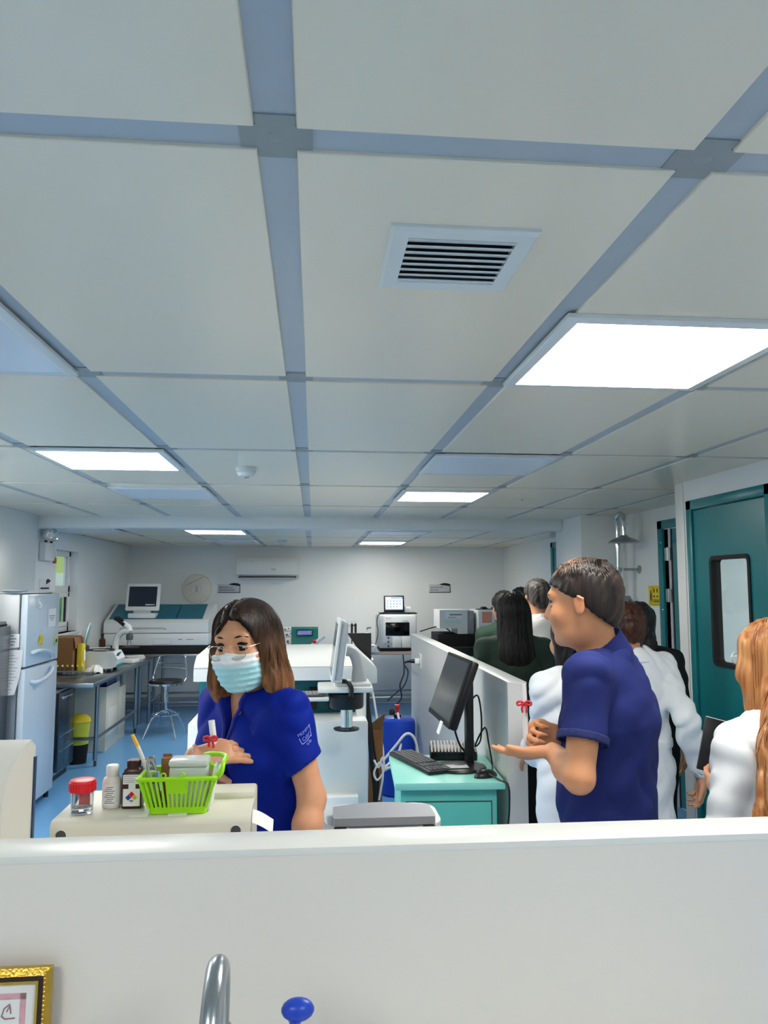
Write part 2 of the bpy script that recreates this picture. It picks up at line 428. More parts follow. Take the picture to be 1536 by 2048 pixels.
# ------------------------------------------------------------------ air vent, smoke detectors, speaker
v = thing('air_vent', 'white louvred air vent in the ceiling', 'air vent', (.25, 1.325, CZ))
s, q = .127, .094
rg = lambda a, zz: [(a,a,zz),(-a,a,zz),(-a,-a,zz),(a,-a,zz)]
MB().loft([rg(s,0), rg(s,-.006), rg(s-.006,-.012), rg(q,-.010), rg(q,0)], cap=False).build('frame', M_white, v)
box('duct_shade', M_dkgrey, v, -q, q, -q, q, -.0015, -.0002)  # flat dark plate stands in for the shade between the slats
for k in range(8):
    y = -q+.012+k*.0243
    MB().box(-q, q, -.011, .011, -.0012, .0012, m=TR((0,y,-.0075),(R(18),0,0))).build('slat', M_white, v)
def smoke(x, y, z, label):
    t = thing('smoke_detector', label, 'smoke detector', (x,y,z), 0, 'smoke detectors')
    MB().lathe([(0,0),(.05,0),(.052,-.012),(.05,-.022),(0,-.022)], 28).build('base', M_white, t)
    MB().lathe([(.046,-.022),(.048,-.03),(.036,-.046),(.0,-.048)], 28).build('cap', M_white, t)
    MB().lathe([(.0,-.048),(.016,-.048),(.016,-.054),(0,-.056)], 16).build('sensor', M_chrome, t)
smoke(-.345, 3.88, CZ, 'round white smoke detector beside the lit panel at left')
smoke(-.366, 9.03, CZ2, 'small smoke detector near the back wall above the air conditioner')
sp = thing('ceiling_speaker', 'flat round cover flush in the ceiling at right before the beam', 'ceiling speaker', (1.456, 5.2, CZ))
MB().lathe([(0,-.002),(.085,-.002),(.09,0)], 32).build('cover', M_ceil, sp)
MB().lathe([(0,-.003),(.008,-.004),(.008,-.002)], 12).build('screw', M_dkgrey, sp)
# ------------------------------------------------------------------ right wall: emergency shower, sign
sh = thing('emergency_shower', 'steel emergency shower with wide head on the right wall', 'shower', (2.49, 6.05, 0))
p = MB(); p.tube(bez([(0,0,.02),(0,0,1.2),(0,0,2.02),(.0,0,2.10),(-.01,-.03,2.165),(-.01,-.08,2.185),(-.01,-.13,2.165),(-.01,-.15,2.11),(-.01,-.15,1.98)],40), .021, 14)
p.build('riser_pipe', M_chrome, sh)
MB().lathe([(0,.05),(.03,.05),(.035,.04),(.09,.018),(.125,-.004),(.128,-.008),(.12,-.006),(0,.012)], 36).build('shower_head', M_steel, sh, (-.01,-.15,1.955))
b = MB(); b.cyl((0,0,1.735),(.175,0,1.735), .011); b.lathe([(0,.18),(.035,.18),(.035,.172),(.012,.168)],20,TR((0,0,1.735),(0,math.pi/2,0))); b.lathe([(.024,-.015),(.03,-.012),(.03,.012),(.024,.015)],18,TR((0,0,1.735)))
b.build('wall_bracket', M_steel, sh)
b = MB(); b.cyl((.03,-.02,1.62),(.03,-.02,1.755),.005); b.tube(bez([(.03,-.02,1.755),(.035,-.03,1.9),(.05,-.06,2.08)],10),.0035); b.cyl((.03,-.02,2.06),(.05,-.07,2.10),.006); b.cyl((.045,-.05,2.1),(.045,-.05,2.19),.006)
b.build('pull_rod', M_alu, sh)
b = MB(); b.lathe([(.021,-.05),(.034,-.045),(.034,-.02),(.028,-.015),(.028,.015),(.034,.02),(.034,.045),(.021,.05)],20,TR((0,0,1.5)))
b.cyl((0,0,1.5),(.09,0,1.5),.02); b.tube(bez([(.07,0,1.5),(.10,-.02,1.46),(.105,-.02,1.3)],8),.016)
b.build('valve', M_steel, sh)
b = MB(); b.lathe([(0,0),(.06,0),(.055,.014),(.024,.02)],24); b.build('floor_flange', M_steel, sh)
yb = MB(); yb.lathe([(0,0),(.03,-.0),(.095,.035),(.1,.045),(.09,.042),(.0,.01)],28,TR((-.12,0,1.0))); yb.cyl((0,0,.99),(-.12,0,.99),.016); yb.build('eyewash_bowl', M_steel, sh)
sg = thing('safety_sign', 'yellow safety sign with black pictograms beside the far teal door', 'sign', (XR-.003, 5.79, 1.443))
box('plate', M_yellow, sg, -.001, .002, -.1, .1, 0, .162)
sk = MB()
for z0, z1, y0, y1 in ((.147,.149,-.09,.09),(.014,.017,-.09,.09),(.028,.031,.04,.09),(.048,.052,-.09,.02)): sk.box(-.0022,-.001,y0,y1,z0,z1)
sk.box(-.0022,-.001,.03,.034,.03,.147)
for y in (.0,-.055):
    sk.lathe([(0,0),(.010,0),(.010,.0012),(0,.0012)],12,TR((-.001,y,.128),(0,-math.pi/2,0))); sk.box(-.0022,-.001,y-.008,y+.008,.106,.118)
    sk.prism([(-.016,0),(.016,0),(0,.018)],.0012,TR((-.001,y,.07),(math.pi/2,0,-math.pi/2)))
sk.prism([(.0,0),(.012,.01),(.014,.05),(.004,.09),(-.004,.09),(-.012,.04),(-.008,.01)],.0012,TR((-.001,.06,.034),(math.pi/2,0,-math.pi/2)))
sk.build('pictogram', M_ink, sg)
box('caption_bar', mat('sign_dim',(120,110,20),.5), sg, -.0022,-.001,-.085,.015,.03,.044)
# teal trim of the door far back on the right wall
ft = sempty('door_3', (XR, 7.85, 0))
f = MB(); f.box(-.02,.03,-.5,-.43,0,2.08,.004); f.box(-.02,.03,.43,.5,0,2.08,.004); f.box(-.02,.03,-.5,.5,2.02,2.08,.004); f.build('door_frame', M_teal, ft)
box('door_leaf', M_teal, ft, -.008, .03, -.43, .43, .01, 2.02)

# ------------------------------------------------------------------ left wall: emergency light, exit marker
em = thing('emergency_light', 'white emergency light box with two lamps on the left wall', 'emergency light', (XL, 7.27, 1.83))
box('housing', M_white, em, 0, .06, -.13, .13, 0, .165, .01)
for y in (.05, -.09):
    l = MB(); l.lathe([(.0,.06),(.03,.055),(.052,.03),(.058,0),(.05,-.012),(0,-.016)],22,TR((.075,y,.235),(0,R(-80),R(-25))))
    l = l.build('lamp_head', M_white, em)
    MB().lathe([(.0,-.010),(.03,-.013),(.046,-.018),(.05,-.013),(.046,-.010)],18,TR((.075,y,.235),(0,R(-80),R(-25)))).build('reflector', M_chrome, l)
    MB().cyl((.04,y,.16),(.07,y,.21),.012).build('swivel', M_dkgrey, em)
c = MB(); c.tube(bez([(.03,.13,.14),(.035,.17,.13),(.04,.18,.06),(.04,.18,.02)],14),.006); c.build('cord', M_ltgrey, em)
box('plug', mat('plug_orange',(170,96,70),.5), em, .025, .055, .165, .20, -.02, .035, .006)
ex = thing('wall_plaque', 'small white plaque with black wing on the left wall above the fridge', 'sign', (XL, 7.33, 1.563))
box('plate', M_white, ex, 0, .006, -.14, .14, 0, .1, .002)
MB().prism([(-.14,.08),(-.09,.1),(-.05,.1),(-.02,.09),(-.02,.05)],.002,TR((.0065,0,0),(math.pi/2,0,math.pi/2),(-1,1,1))).build('emblem', M_ink, ex)
box('lettering_bar', M_ink, ex, .006, .0075, -.12, .1, .008, .022)

# ------------------------------------------------------------------ fridges
FX, FY0, FY1, FZ = -1.99, 5.58, 6.26, 1.548
fr = thing('refrigerator', 'tall white two-door refrigerator with magnets, beside the stainless cabinet', 'refrigerator', (FX, FY0, 0))
W_ = FY1-FY0
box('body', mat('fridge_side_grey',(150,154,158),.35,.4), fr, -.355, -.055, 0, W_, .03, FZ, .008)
box('top_cap', M_white, fr, -.36, -.03, -.004, W_+.004, FZ, FZ+.012, .004)
MB().box(-.05,0,.002,W_-.002,1.035,FZ-.005,.012).build('freezer_door', M_film, fr)
MB().box(-.05,0,.002,W_-.002,.05,1.022,.012).build('fridge_door', M_film, fr)
for (z0, sgn) in ((1.05,1),(1.006,-1)):
    pts = bez([(-.005,.10,z0+sgn*.075),(.028,.14,z0+sgn*.088),(.035,.28,z0+sgn*.082),(.032,.42,z0+sgn*.055),(.02,.50,z0+sgn*.018),(-.005,.52,z0+sgn*.004)],24)
    MB().tube(pts, .015, 10).build('handle', M_film, fr)
for y in (.06, W_-.06): MB().cyl((-.03,y,0),(-.03,y,.05),.018).build('foot', M_black, fr)
for y in (.06, W_-.06): MB().cyl((-.3,y,0),(-.3,y,.05),.018).build('foot', M_black, fr)
def mag(nm, m, label, cat, y, z, w, h, prt=None):
    t = thing(nm, label, cat, (FX+.001, FY0+y, z)); box('sheet', m, t, 0, .002, -w/2, w/2, -h/2, h/2); return t
nt_ = mag('note_paper', M_paper, 'white paper note taped high on the refrigerator door', 'note', .50, 1.36, .17, .135)
l = MB()
for k, w in enumerate((.13,.11,.05)): l.box(.002,.003,-w/2,w/2,.012-k*.016,.016-k*.016)
l.build('writing', M_ink, nt_)
mg = thing('fridge_magnet', 'yellow flower magnet on the freezer door', 'magnet', (FX+.001, FY0+.27, 1.21))
MB().lathe([(0,.008),(.02,.008),(.026,0)],16,TR((0,0,0),(0,math.pi/2,0))).build('disc', M_yellow, mg)
for a in range(6): MB().ball((.004,.028*math.cos(a*1.047),.028*math.sin(a*1.047)),.014,(.4,1,1),10).build('petal', M_yellow, mg)
mg2 = thing('fridge_magnet', 'pale green magnet near the right edge of the freezer door', 'magnet', (FX+.001, FY0+.60, 1.18))
MB().box(0,.006,-.03,.03,-.03,.03,.006).build('tile', mat('pale_green',(190,205,110),.5), mg2)
MB().ball((.008,0,0),.016,(.4,1,1),10).build('motif', M_dkgrey, mg2)
hk = thing('wall_hook', 'small white hook at the top of the freezer door', 'hook', (FX+.001, FY0+.20, 1.475))
MB().box(0,.005,-.022,.022,-.03,.035,.004).build('base', M_white, hk); MB().tube(bez([(.005,0,.01),(.02,0,-.01),(.018,0,-.028),(.006,0,-.03)],8),.006).build('hook', M_white, hk)
pl_ = thing('plate_stack', 'flat grey lid lying on top of the refrigerator', 'lid', (FX-.10, FY0+.02, FZ+.012))
MB().lathe([(0,0),(.07,0),(.085,.008),(.085,.014),(.06,.02),(0,.022)],28).build('lid', M_ltgrey, pl_)
# stainless cabinet in front of the fridge
sc_ = thing('steel_cabinet', 'dark stainless upright cabinet at the left photo edge', 'cabinet', (-2.07, 4.95, 0))
box('body', mat('steel_dark',(96,100,106),.25,1.,var=.08,scale=3), sc_, -.39, -.03, 0, .56, .06, 1.36, .006)
box('door', mat('steel_dark',(96,100,106),.25,1.,var=.08,scale=3), sc_, -.03, 0, .004, .556, .10, 1.33, .006)
box('plinth', M_black, sc_, -.37, -.06, .02, .54, 0, .06)
box('door_gasket', M_matte, sc_, -.033,-.027,.0,.56,.09,1.34)
# papers taped to the refrigerator side
for nm, pa, pb, lab, sag in (('paper_sheet',(16,1268),(38,1298),'short printed sheet taped above the long hanging sheet on the fridge side',.0),
                        ('paper_sheet',(14,1300),(42,1392),'long curling white paper sheet hanging on the fridge side',.03),
                        ('paper_sheet',(-6,1252),(18,1271),'white and blue pack label at left edge beside the fridge',.0)):
    a = at(*pa, Y=FY0-.01); b = at(*pb, Y=FY0-.01)
    t = thing(nm, lab, 'paper', (a.x, FY0-.012, a.z)); w = b.x-a.x; h = a.z-b.z
    MB().sheet(lambda u, v_, w=w, h=h, sag=sag: (w*u-sag*v_*v_*1.2, -sag*v_*v_-.002*math.sin(5*u), -h*v_+.012*u*v_), 6, 10, .0012).build('sheet', M_paper, t)
    ln = MB()
    n = 4 if h < .2 else 12
    for k in range(n):
        z = -h*(.12+.8*k/n); q = (-z/h)
        ln.box(w*.12-sag*q*q*1.2, w*(.55+.3*((k*37)%10)/10)-sag*q*q*1.2, -sag*q*q-.0045, -sag*q*q-.003, z-.004 if n == 4 else z-.0015, z+.004 if n == 4 else z+.0015)
    ln.build('writing', mat('ink_grey',(150,152,162),.6), t)

# ------------------------------------------------------------------ left bench of stainless steel
BZ = .78
lb = thing('steel_bench', 'long stainless bench along the left wall under the window', 'bench', (XL+.01, 6.755, 0))
box('top', M_steel, lb, 0, .62, 0, 2.45, BZ-.04, BZ, .006)
box('upstand', M_steel, lb, 0, .015, 0, 2.45, BZ, BZ+.08, .003)
for y in (.42, 1.95):
    for x in (.06, .54):
        l = MB().cyl((x,y,.05),(x,y,BZ-.04),.019).build('leg', M_steel, lb); MB().cyl((x,y,0),(x,y,.05),.014,.012).build('foot', M_dkgrey, l)
for y in (.42, 1.95): MB().cyl((.06,y,.24),(.54,y,.24),.015).build('stretcher', M_steel, lb)
MB().cyl((.54,.42,.24),(.54,1.95,.24),.015).build('stretcher', M_steel, lb)
MB().cyl((.06,.42,.24),(.06,1.95,.24),.015).build('stretcher', M_steel, lb)
uc = thing('undercounter_fridge', 'dark steel undercounter unit below the near end of the steel bench', 'cabinet', (-2.07, 6.60, 0))
box('body', M_steel, uc, -.275, -.03, 0, .42, .05, .735, .006); box('door', mat('steel_dark',(96,100,106)), uc, -.03, 0, .004, .416, .08, .72, .005)
box('plinth', M_black, uc, -.26, -.05, .01, .41, 0, .05); box('handle', M_chrome, uc, 0, .018, .03, .3, .665, .685, .004)
box('trim_strip', M_chrome, uc, -.0, .004, .02, .40, .36, .37); box('trim_strip', M_chrome, uc, -.0, .004, .02, .40, .24, .247)
# things under the bench
def carton(name, label, cat, m, loc, d, rz=0, bev=.006, tape=None, grp=None):
    t = thing(name, label, cat, loc, rz, grp)
    box('carton_body', m, t, -d[0]/2, d[0]/2, -d[1]/2, d[1]/2, 0, d[2], bev)
    if tape: box('tape', tape, t, -d[0]/2-.001, d[0]/2+.001, -.02, .02, d[2]*.7, d[2]+.0012)
    return t
c1 = carton('storage_box','large beige equipment box on the floor under the steel bench','box',M_beige,(-2.2,8.0,0),(.42,.5,.62))
box('front_panel', M_warm, c1, .21, .214, -.2, .2, .08, .4, .003)
c2 = carton('storage_box','second beige box under the far end of the steel bench','box',M_beige,(-2.2,8.42,0),(.40,.28,.55))
c3 = thing('blue_crate','dark blue plastic crate on the beige box under the bench','crate',(-2.17,7.95,.62))
cb = MB(); cb.box(-.17,.17,-.2,.2,0,.01); 
for a in ((-.17,-.16,-.2,.2),(.16,.17,-.2,.2),(-.17,.17,-.2,-.19),(-.17,.17,.19,.2)): cb.box(*a,0,.11)
cb.build('crate_shell', mat('crate_blue',(22,38,110),.4), c3); box('crate_rim', mat('crate_blue',(22,38,110)), c3, .165,.185,-.205,.205,.095,.112,.004)
yb_ = thing('waste_bin','yellow waste bin with flared yellow lid beneath the bench','bin',(-2.12,7.32,0))
MB().lathe([(0,0),(.075,0),(.085,.12),(.1,.36),(.09,.36),(0,.34)],24).build('bin_body', mat('bin_yellow',(206,210,70),.5,var=.1,scale=8), yb_)
MB().lathe([(.1,.36),(.108,.37),(.1,.40),(.06,.43),(0,.435)],24).build('lid', M_yellow, yb_)
MB().lathe([(.0755,.0),(.0865,.12),(.089,.17),(.0885,.17),(.076,.0)],24).build('label_band', M_matte, yb_)
# things standing on the bench
bx = carton('cardboard_box','brown cardboard box on the bench below the window','box',M_card,(-2.33,7.55,BZ),(.24,.36,.34),0,.003,tape=None)
MB().sheet(lambda u,v_:(.12+.02*v_,-.18+.36*u,.34-.10*v_*v_),4,4,.003).build('flap', M_card, bx)
ylb = carton('yellow_carton','narrow yellow carton beside the cardboard box','box',M_yellow,(-2.165,7.47,BZ+.0),(.05,.10,.28))
box('label', M_paper, ylb, .0305,.0315,-.03,.03,.12,.22)
vt = thing('black_device','black bulky appliance with vents behind the centrifuge','device',(-2.335,7.88,BZ))
box('housing', M_black, vt, -.1,.1,-.12,.12,.01,.23,.02)
for k in range(5): box('vent_rib', M_dkgrey, vt, .1,.106,-.09,.09,.04+k*.032,.055+k*.032,.002)
pc = carton('medicine_box','upright pale lilac carton on the bench','box',mat('carton_lilac',(214,204,224),.6),at(130,1333,Z=BZ),(.07,.06,.15))
box('print', M_dkgrey, pc, .0355,.0362,-.02,.025,.10,.105); box('print', M_dkgrey, pc, .0355,.0362,-.02,.025,.085,.09)
bl = carton('glove_box','small blue pack lying on the bench near the fridge','box',mat('pack_blue',(70,150,206),.5),at(118,1338,Z=BZ),(.12,.07,.05))
box('label', M_paper, bl, .0605,.0612,-.02,.02,.01,.04)
rk = thing('tube_rack','steel test tube rack with clear tubes at the near end of the bench','tube rack',at(138,1352,Z=BZ))
box('tray', M_steel, rk, -.14,.14,-.09,.09,0,.008,.002); box('upper_tray', M_alu, rk, -.13,.13,-.05,.05,.04,.044)
for k in range(6): MB().lathe([(0,.008),(.007,.012),(.008,.085),(.007,.085),(.006,.014),(0,.012)],10).build('test_tube', M_glass, rk, (-.11+.044*k,.015,0))
for k in range(6): MB().lathe([(0,.082),(.009,.082),(.009,.098),(0,.099)],10).build('cap', M_white if k%2 else M_yellow, rk, (-.11+.044*k,.015,0))
ts = thing('tissue','crumpled white tissue on the bench edge','tissue',at(190,1346,Z=BZ))
tm = MB()
def tis(u,v_): 
    a=u*6.283; r=.02+.06*v_; return (r*math.cos(a)*(1+.25*math.sin(3*a+4*v_)), r*math.sin(a)*(1+.2*math.cos(5*a)), .005+.07*(1-v_)**.6+.014*math.sin(7*a+9*v_)*v_)
tm.sheet(tis,36,8,.002); tm.build('crumpled_sheet', M_paper, ts)
tr_ = thing('paper_tray','shallow steel instrument tray on the bench','tray',at(165,1348,Z=BZ)+Vector((-.02,.12,0)))
q = MB(); q.box(-.14,.14,-.2,.2,0,.004); q.box(-.14,-.136,-.2,.2,0,.025); q.box(.136,.14,-.2,.2,0,.025); q.box(-.14,.14,-.2,-.196,0,.025); q.box(-.14,.14,.196,.2,0,.025); q.build('tray_pan', M_alu, tr_)
# centrifuge
ce = thing('centrifuge','white benchtop centrifuge with open teal-lined lid','centrifuge',(-2.025,7.70,BZ), R(-90))
prof = [(-.17,.035),(.11,.035),(.155,.05),(.175,.12),(.135,.19),(-.10,.20),(-.17,.18)]
MB().prism([(y,z) for y,z in prof], .30, TR((-.15,0,0),(math.pi/2,0,math.pi/2))).build('housing', M_white, ce)
box('control_panel', mat('panel_green',(40,120,110),.35), ce, -.06,.06,-.004,.004,-.03,.03, .002, loc=(.06,.157,.158), rot=(R(-30),0,0))
box('display', M_screen, ce, -.03,.03,-.003,.007,-.014,.014,.001, loc=(.06,.159,.160), rot=(R(-30),0,0))
box('side_stripe', mat('panel_green',(40,120,110)), ce, -.12,.12,.155,.162,.04,.07,.001)
MB().lathe([(.10,.20),(.125,.207),(.13,.20),(.10,.17)],28,TR((0,-.02,0))).build('bowl_rim', M_black, ce)
lid = MB(); lid.lathe([(0,.045),(.06,.04),(.12,.02),(.145,-.005),(.14,-.015),(0,-.002)],28,TR((0,-.17,.325),(R(78),0,R(12))))
lid.build('lid', M_white, ce)
MB().lathe([(0,-.006),(.125,-.018),(.12,-.02),(0,-.012)],28,TR((0,-.17,.325),(R(78),0,R(12)))).build('lid_lining', mat('lining_teal',(90,180,188),.4), ce)
for x in (-.11,.11):
    for y in (-.13,.09): MB().cyl((x,y,0),(x,y,.036),.02).build('foot', M_black, ce)
# microscope
mi = thing('microscope','white microscope with black eyepiece head on the bench','microscope',(-1.98,8.45,BZ), R(75))
m1 = MB(); m1.box(-.09,.09,-.12,.14,0,.05,.02); m1.build('base', M_white, mi)
MB().tube(bez([(0,.11,.04),(0,.13,.15),(0,.11,.27),(0,.04,.33),(0,-.03,.335)],16),[.035]*4+[.034]*13,12).build('arm', M_white, mi)
MB().tube([(0,-.03,.335),(0,-.02,.375),(0,.05,.42)],.032,12).build('head', M_white, mi)
for x in (-.03,.03): MB().tube([(x,.02,.40),(x,.09,.45),(x,.13,.475)],[.019,.019,.022],12).build('eyepiece', M_black, mi)
box('stage', M_black, mi, -.08,.08,-.11,.05,.155,.17,.003); MB().lathe([(0,.245),(.035,.245),(.038,.29),(.02,.32)],16,TR((0,-.03,0))).build('nosepiece', M_dkgrey, mi)
for a in range(3): MB().cyl((.018*math.cos(a*2.1),-.03+.018*math.sin(a*2.1),.25),(.022*math.cos(a*2.1),-.03+.022*math.sin(a*2.1),.19),.010,.007,10).build('objective', M_chrome, mi)
for x in (-1,1): MB().cyl((x*.035,.115,.10),(x*.07,.115,.10),.022,n=14).build('focus_knob', M_black, mi)
bk = thing('bottle_group_box','small white reagent carton behind the centrifuge lid','box',(-2.3,8.6,BZ)); box('carton_body', M_white, bk, -.09,.09,-.1,.1,0,.16,.004); box('label', M_dkgrey, bk, .0905,.0912,-.06,.06,.05,.10)
bk2 = thing('reagent_bottle','dark reagent bottle standing on the small white carton','bottle',(-2.27,8.58,.94)); MB().lathe([(0,0),(.032,0),(.034,.01),(.034,.075),(.014,.1),(.014,.12),(0,.12)],18).build('bottle_body', mat('amber',(70,40,24),.2), bk2); MB().lathe([(.016,.115),(.017,.14),(0,.141)],14).build('cap', M_black, bk2)
wt = thing('notebook_pile','stack of white papers at the far end of the bench','papers',(-2.0,8.95,BZ)); 
for k in range(4): box('paper_sheet', M_paper, wt, -.1,.1,-.07,.07,.008*k,.008*k+.006,.001, rot=(0,0,.1*k))

# ------------------------------------------------------------------ stool
st = thing('swivel_stool','chrome swivel stool with black round seat and low back','stool',(-1.56,8.48,0), R(-10))
MB().lathe([(0,.545),(.17,.545),(.185,.555),(.185,.575),(.165,.595),(0,.602)],32).build('seat', M_black, st)
MB().lathe([(.183,.545),(.19,.55),(.19,.565),(.183,.57)],32).build('seat_rim', M_chrome, st)
b = MB(); b.tube(bez([(-.165,.05,.56),(-.185,.10,.62),(-.15,.16,.80),(-.12,.17,.835),(0,.18,.842),(.12,.17,.835),(.15,.16,.80),(.185,.10,.62),(.165,.05,.56)],40),.009,10)
for z in (.70,.755): b.tube(bez([(-.163,.135+.03*(z-.7)/.1,z),(0,.16,z+.005),(.163,.135+.03*(z-.7)/.1,z)],10),.006,8)
b.build('back_frame', M_chrome, st)
MB().cyl((0,0,.24),(0,0,.545),.013).build('spindle', M_chrome, st); MB().lathe([(.013,.36),(.024,.36),(.024,.50),(.03,.505),(.03,.54),(.06,.545)],18).build('sleeve', M_chrome, st)
MB().tube([(.135*math.cos(a*.2618),.135*math.sin(a*.2618),.235) for a in range(24)],.008,8,closed=True).build('foot_ring', M_chrome, st)
for k in range(4):
    a = R(45+90*k); c_, s_ = math.cos(a), math.sin(a)
    MB().tube(bez([(.012*c_,.012*s_,.28),(.07*c_,.07*s_,.262),(.15*c_,.15*s_,.20),(.24*c_,.24*s_,.02),(.245*c_,.245*s_,.006)],14),.0095,8).build('leg', M_chrome, st)

# ------------------------------------------------------------------ back wall
ac = thing('air_conditioner','white split air conditioner on the back wall','air conditioner',(-.615,YB,1.70))
pr = [(0,0),(-.12,0),(-.19,.045),(-.205,.10),(-.205,.24),(-.185,.27),(0,.272)]
MB().prism(pr, .83, TR((-.415,0,0),(math.pi/2,0,math.pi/2))).build('housing', M_white, ac)
box('louvre', M_ltgrey, ac, -.37,.37,-.008,.008,-.035,.035,.003, loc=(0,-.165,.018), rot=(R(-55),0,0))
box('outlet_slot', M_matte, ac, -.38,.38,-.195,-.14,.0,.022)
box('panel_seam', M_ltgrey, ac, -.41,.41,-.2062,-.204,.235,.238); box('badge', M_ltgrey, ac, .05,.11,-.207,-.204,.10,.13)
fc = thing('round_fan_cover','round white fan cover with diagonal bar on the back wall','fan',(-1.565,YB,1.553))
MB().lathe([(0,-.045),(.17,-.045),(.192,-.035),(.2,-.01),(.2,0)],48,TR((0,0,0),(-math.pi/2,0,0))).build('cover', M_warm, fc)
MB().lathe([(.058,.046),(.062,.05),(.072,.05),(.076,.046)],36,TR((0,0,0),(math.pi/2,0,0))).build('ring', M_white, fc)
box('hub_bar', M_ltgrey, fc, -.016,.016,-.053,-.045,-.045,.045,.003)
box('diagonal_seam', M_grey, fc, -.14,.14,-.048,-.0445,-.003,.003, loc=(-.04,0,.10), rot=(0,R(-27),0))
def wallsign(x, z, lines, label):
    t = thing('section_sign', label, 'sign', (x, YB-.004, z), 0, 'section signs on the back wall')
    box('plate', mat('sign_grey',(196,200,206),.4), t, 0,.30,-.002,.004,0,.115,.002)
    e = MB(); e.box(.0,.30,-.004,-.001,0,.008); e.box(.292,.30,-.004,-.001,0,.115); e.build('border', M_ink, t)
    MB().prism([(.14,.112),(.18,.128),(.22,.134),(.27,.128),(.30,.115),(.30,.092),(.24,.098),(.18,.106)],.003,TR((0,-.001,0),(math.pi/2,0,0))).build('emblem', M_ink, t)
    for k, s in enumerate(lines): text('lettering', s, .034, M_ink, t, (.016,-.003,.062-.036*k), sx=.82 if len(s)<14 else .66)
wallsign(-1.29, 1.50, ['IMMUNOLOGY', 'SEROLOGY SECTION'], 'grey and black section sign between the fan cover and the air conditioner')
wallsign(1.605, 1.50, ['HEMATOLOGY', 'SECTION'], 'grey and black section sign on the back wall above the right analyzers')

# ------------------------------------------------------------------ back bench with the chemistry analyzer
def steel_table(name, label, loc, w, d, h, rail=.24, top=None):
    t = thing(name, label, 'table', loc)
    box('top', top or M_steel, t, 0,w,0,d,h-.04,h,.005)
    for x in (.05,w-.05):
        for y in (.05,d-.05): MB().cyl((x,y,0),(x,y,h-.04),.019).build('leg', M_steel, t)
    for y in (.05,d-.05): MB().cyl((.05,y,rail),(w-.05,y,rail),.013).build('stretcher', M_steel, t)
    for x in (.05,w-.05): MB().cyl((x,.05,rail),(x,d-.05,rail),.013).build('stretcher', M_steel, t)
    return t
steel_table('steel_table','steel table carrying the wide teal-covered analyzer at the back left',(-1.95,9.22,0),1.05,.9,.80)
steel_table('steel_table','steel table in the back left corner behind the long bench',(-2.46,9.22,0),.5,.9,.80)
an = thing('chemistry_analyzer','wide white analyzer with teal glass covers on the back table','analyzer',(-1.84,9.22,.80))
box('base', M_matte, an, -.55,.62,.02,.75,0,.10,.004)
box('lower_body', M_white, an, -.59,.62,0,.80,.10,.245,.02)
up = [(0,.25),(0,.36),(.06,.40),(.52,.565),(.56,.57),(.80,.57),(.80,.25)]
MB().prism(up, 1.20, TR((-.59,0,0),(math.pi/2,0,math.pi/2))).build('upper_body', M_white, an)
g = mat('cover_teal',(26,112,136),.15,var=.08,scale=3)
import_a = math.atan2(.165,.46)
def slope(x0,x1,t0,t1,m,nm,off=.003,th=.006):
    ca, sa = math.cos(import_a), math.sin(import_a)
    P = lambda t,o: (.06+t*.46-o*sa, .40+t*.165+o*ca)
    vs = []
    for x in (x0,x1):
        for t in (t0,t1):
            for o in (off,off+th):
                y,z = P(t,o); vs.append((x,y,z))
    return MB().add(vs,[(0,1,3,2),(4,6,7,5),(0,4,5,1),(2,3,7,6),(0,2,6,4),(1,5,7,3)]).build(nm,m,an)
slope(-.55,.53,.03,.97,M_matte,'cover_bed',.001,.002); slope(-.55,-.10,.03,.97,g,'cover_pane'); slope(-.09,.215,.03,.97,g,'cover_pane'); slope(.225,.53,.03,.97,g,'cover_pane')
slope(-.575,-.553,.0,1.,M_white,'cover_rail'); slope(.533,.59,.0,1.,M_white,'cover_rail')
box('seam', M_grey, an, -.59,.612,-.002,.004,.245,.25)
MB().tube(bez([(-.40,-.002,.285),(-.38,-.012,.305),(-.2,-.014,.308),(.0,-.014,.308),(.10,-.012,.305),(.12,-.002,.285)],20),.007).build('grip', M_ltgrey, an)
box('hatch', M_ltgrey, an, -.02,.18,-.002,.002,.115,.185,.001); box('hatch_face', M_white, an, -.015,.175,-.003,.001,.12,.18)
box('badge', M_grey, an, .27,.31,-.0035,.001,.165,.175,.001); box('badge', M_grey, an, .36,.44,-.0035,.001,.166,.173,.001)
ms = thing('analyzer_monitor','white framed monitor with dark screen on top of the teal-covered analyzer','monitor',(-2.02,9.30,1.245),R(-4))
box('stand', M_white, ms, -.16,.16,-.02,.16,-.03,.03,.015); box('neck', M_ltgrey, ms, -.10,.10,.0,.05,.02,.06,.01)
mf = MB(); mf.box(-.2,.2,-.02,.02,0,.33,.015,2,TR((0,.02,.055),(R(-12),0,0))); mf.build('bezel', M_white, ms)
MB().box(-.165,.165,-.024,-.018,.05,.29,m=TR((0,.02,.055),(R(-12),0,0))).build('screen', mat('screen_navy',(40,46,60),.2), ms)

qd = MB(); qd.box(.04,.10,-.0265,-.0235,.065,.077,m=TR((0,.02,.055),(R(-12),0,0))); qd.box(.106,.126,-.0265,-.0235,.065,.077,m=TR((0,.02,.055),(R(-12),0,0))); qd.box(.136,.148,-.0265,-.0235,.065,.077,m=TR((0,.02,.055),(R(-12),0,0))); qd.build('status_text', M_white, ms)

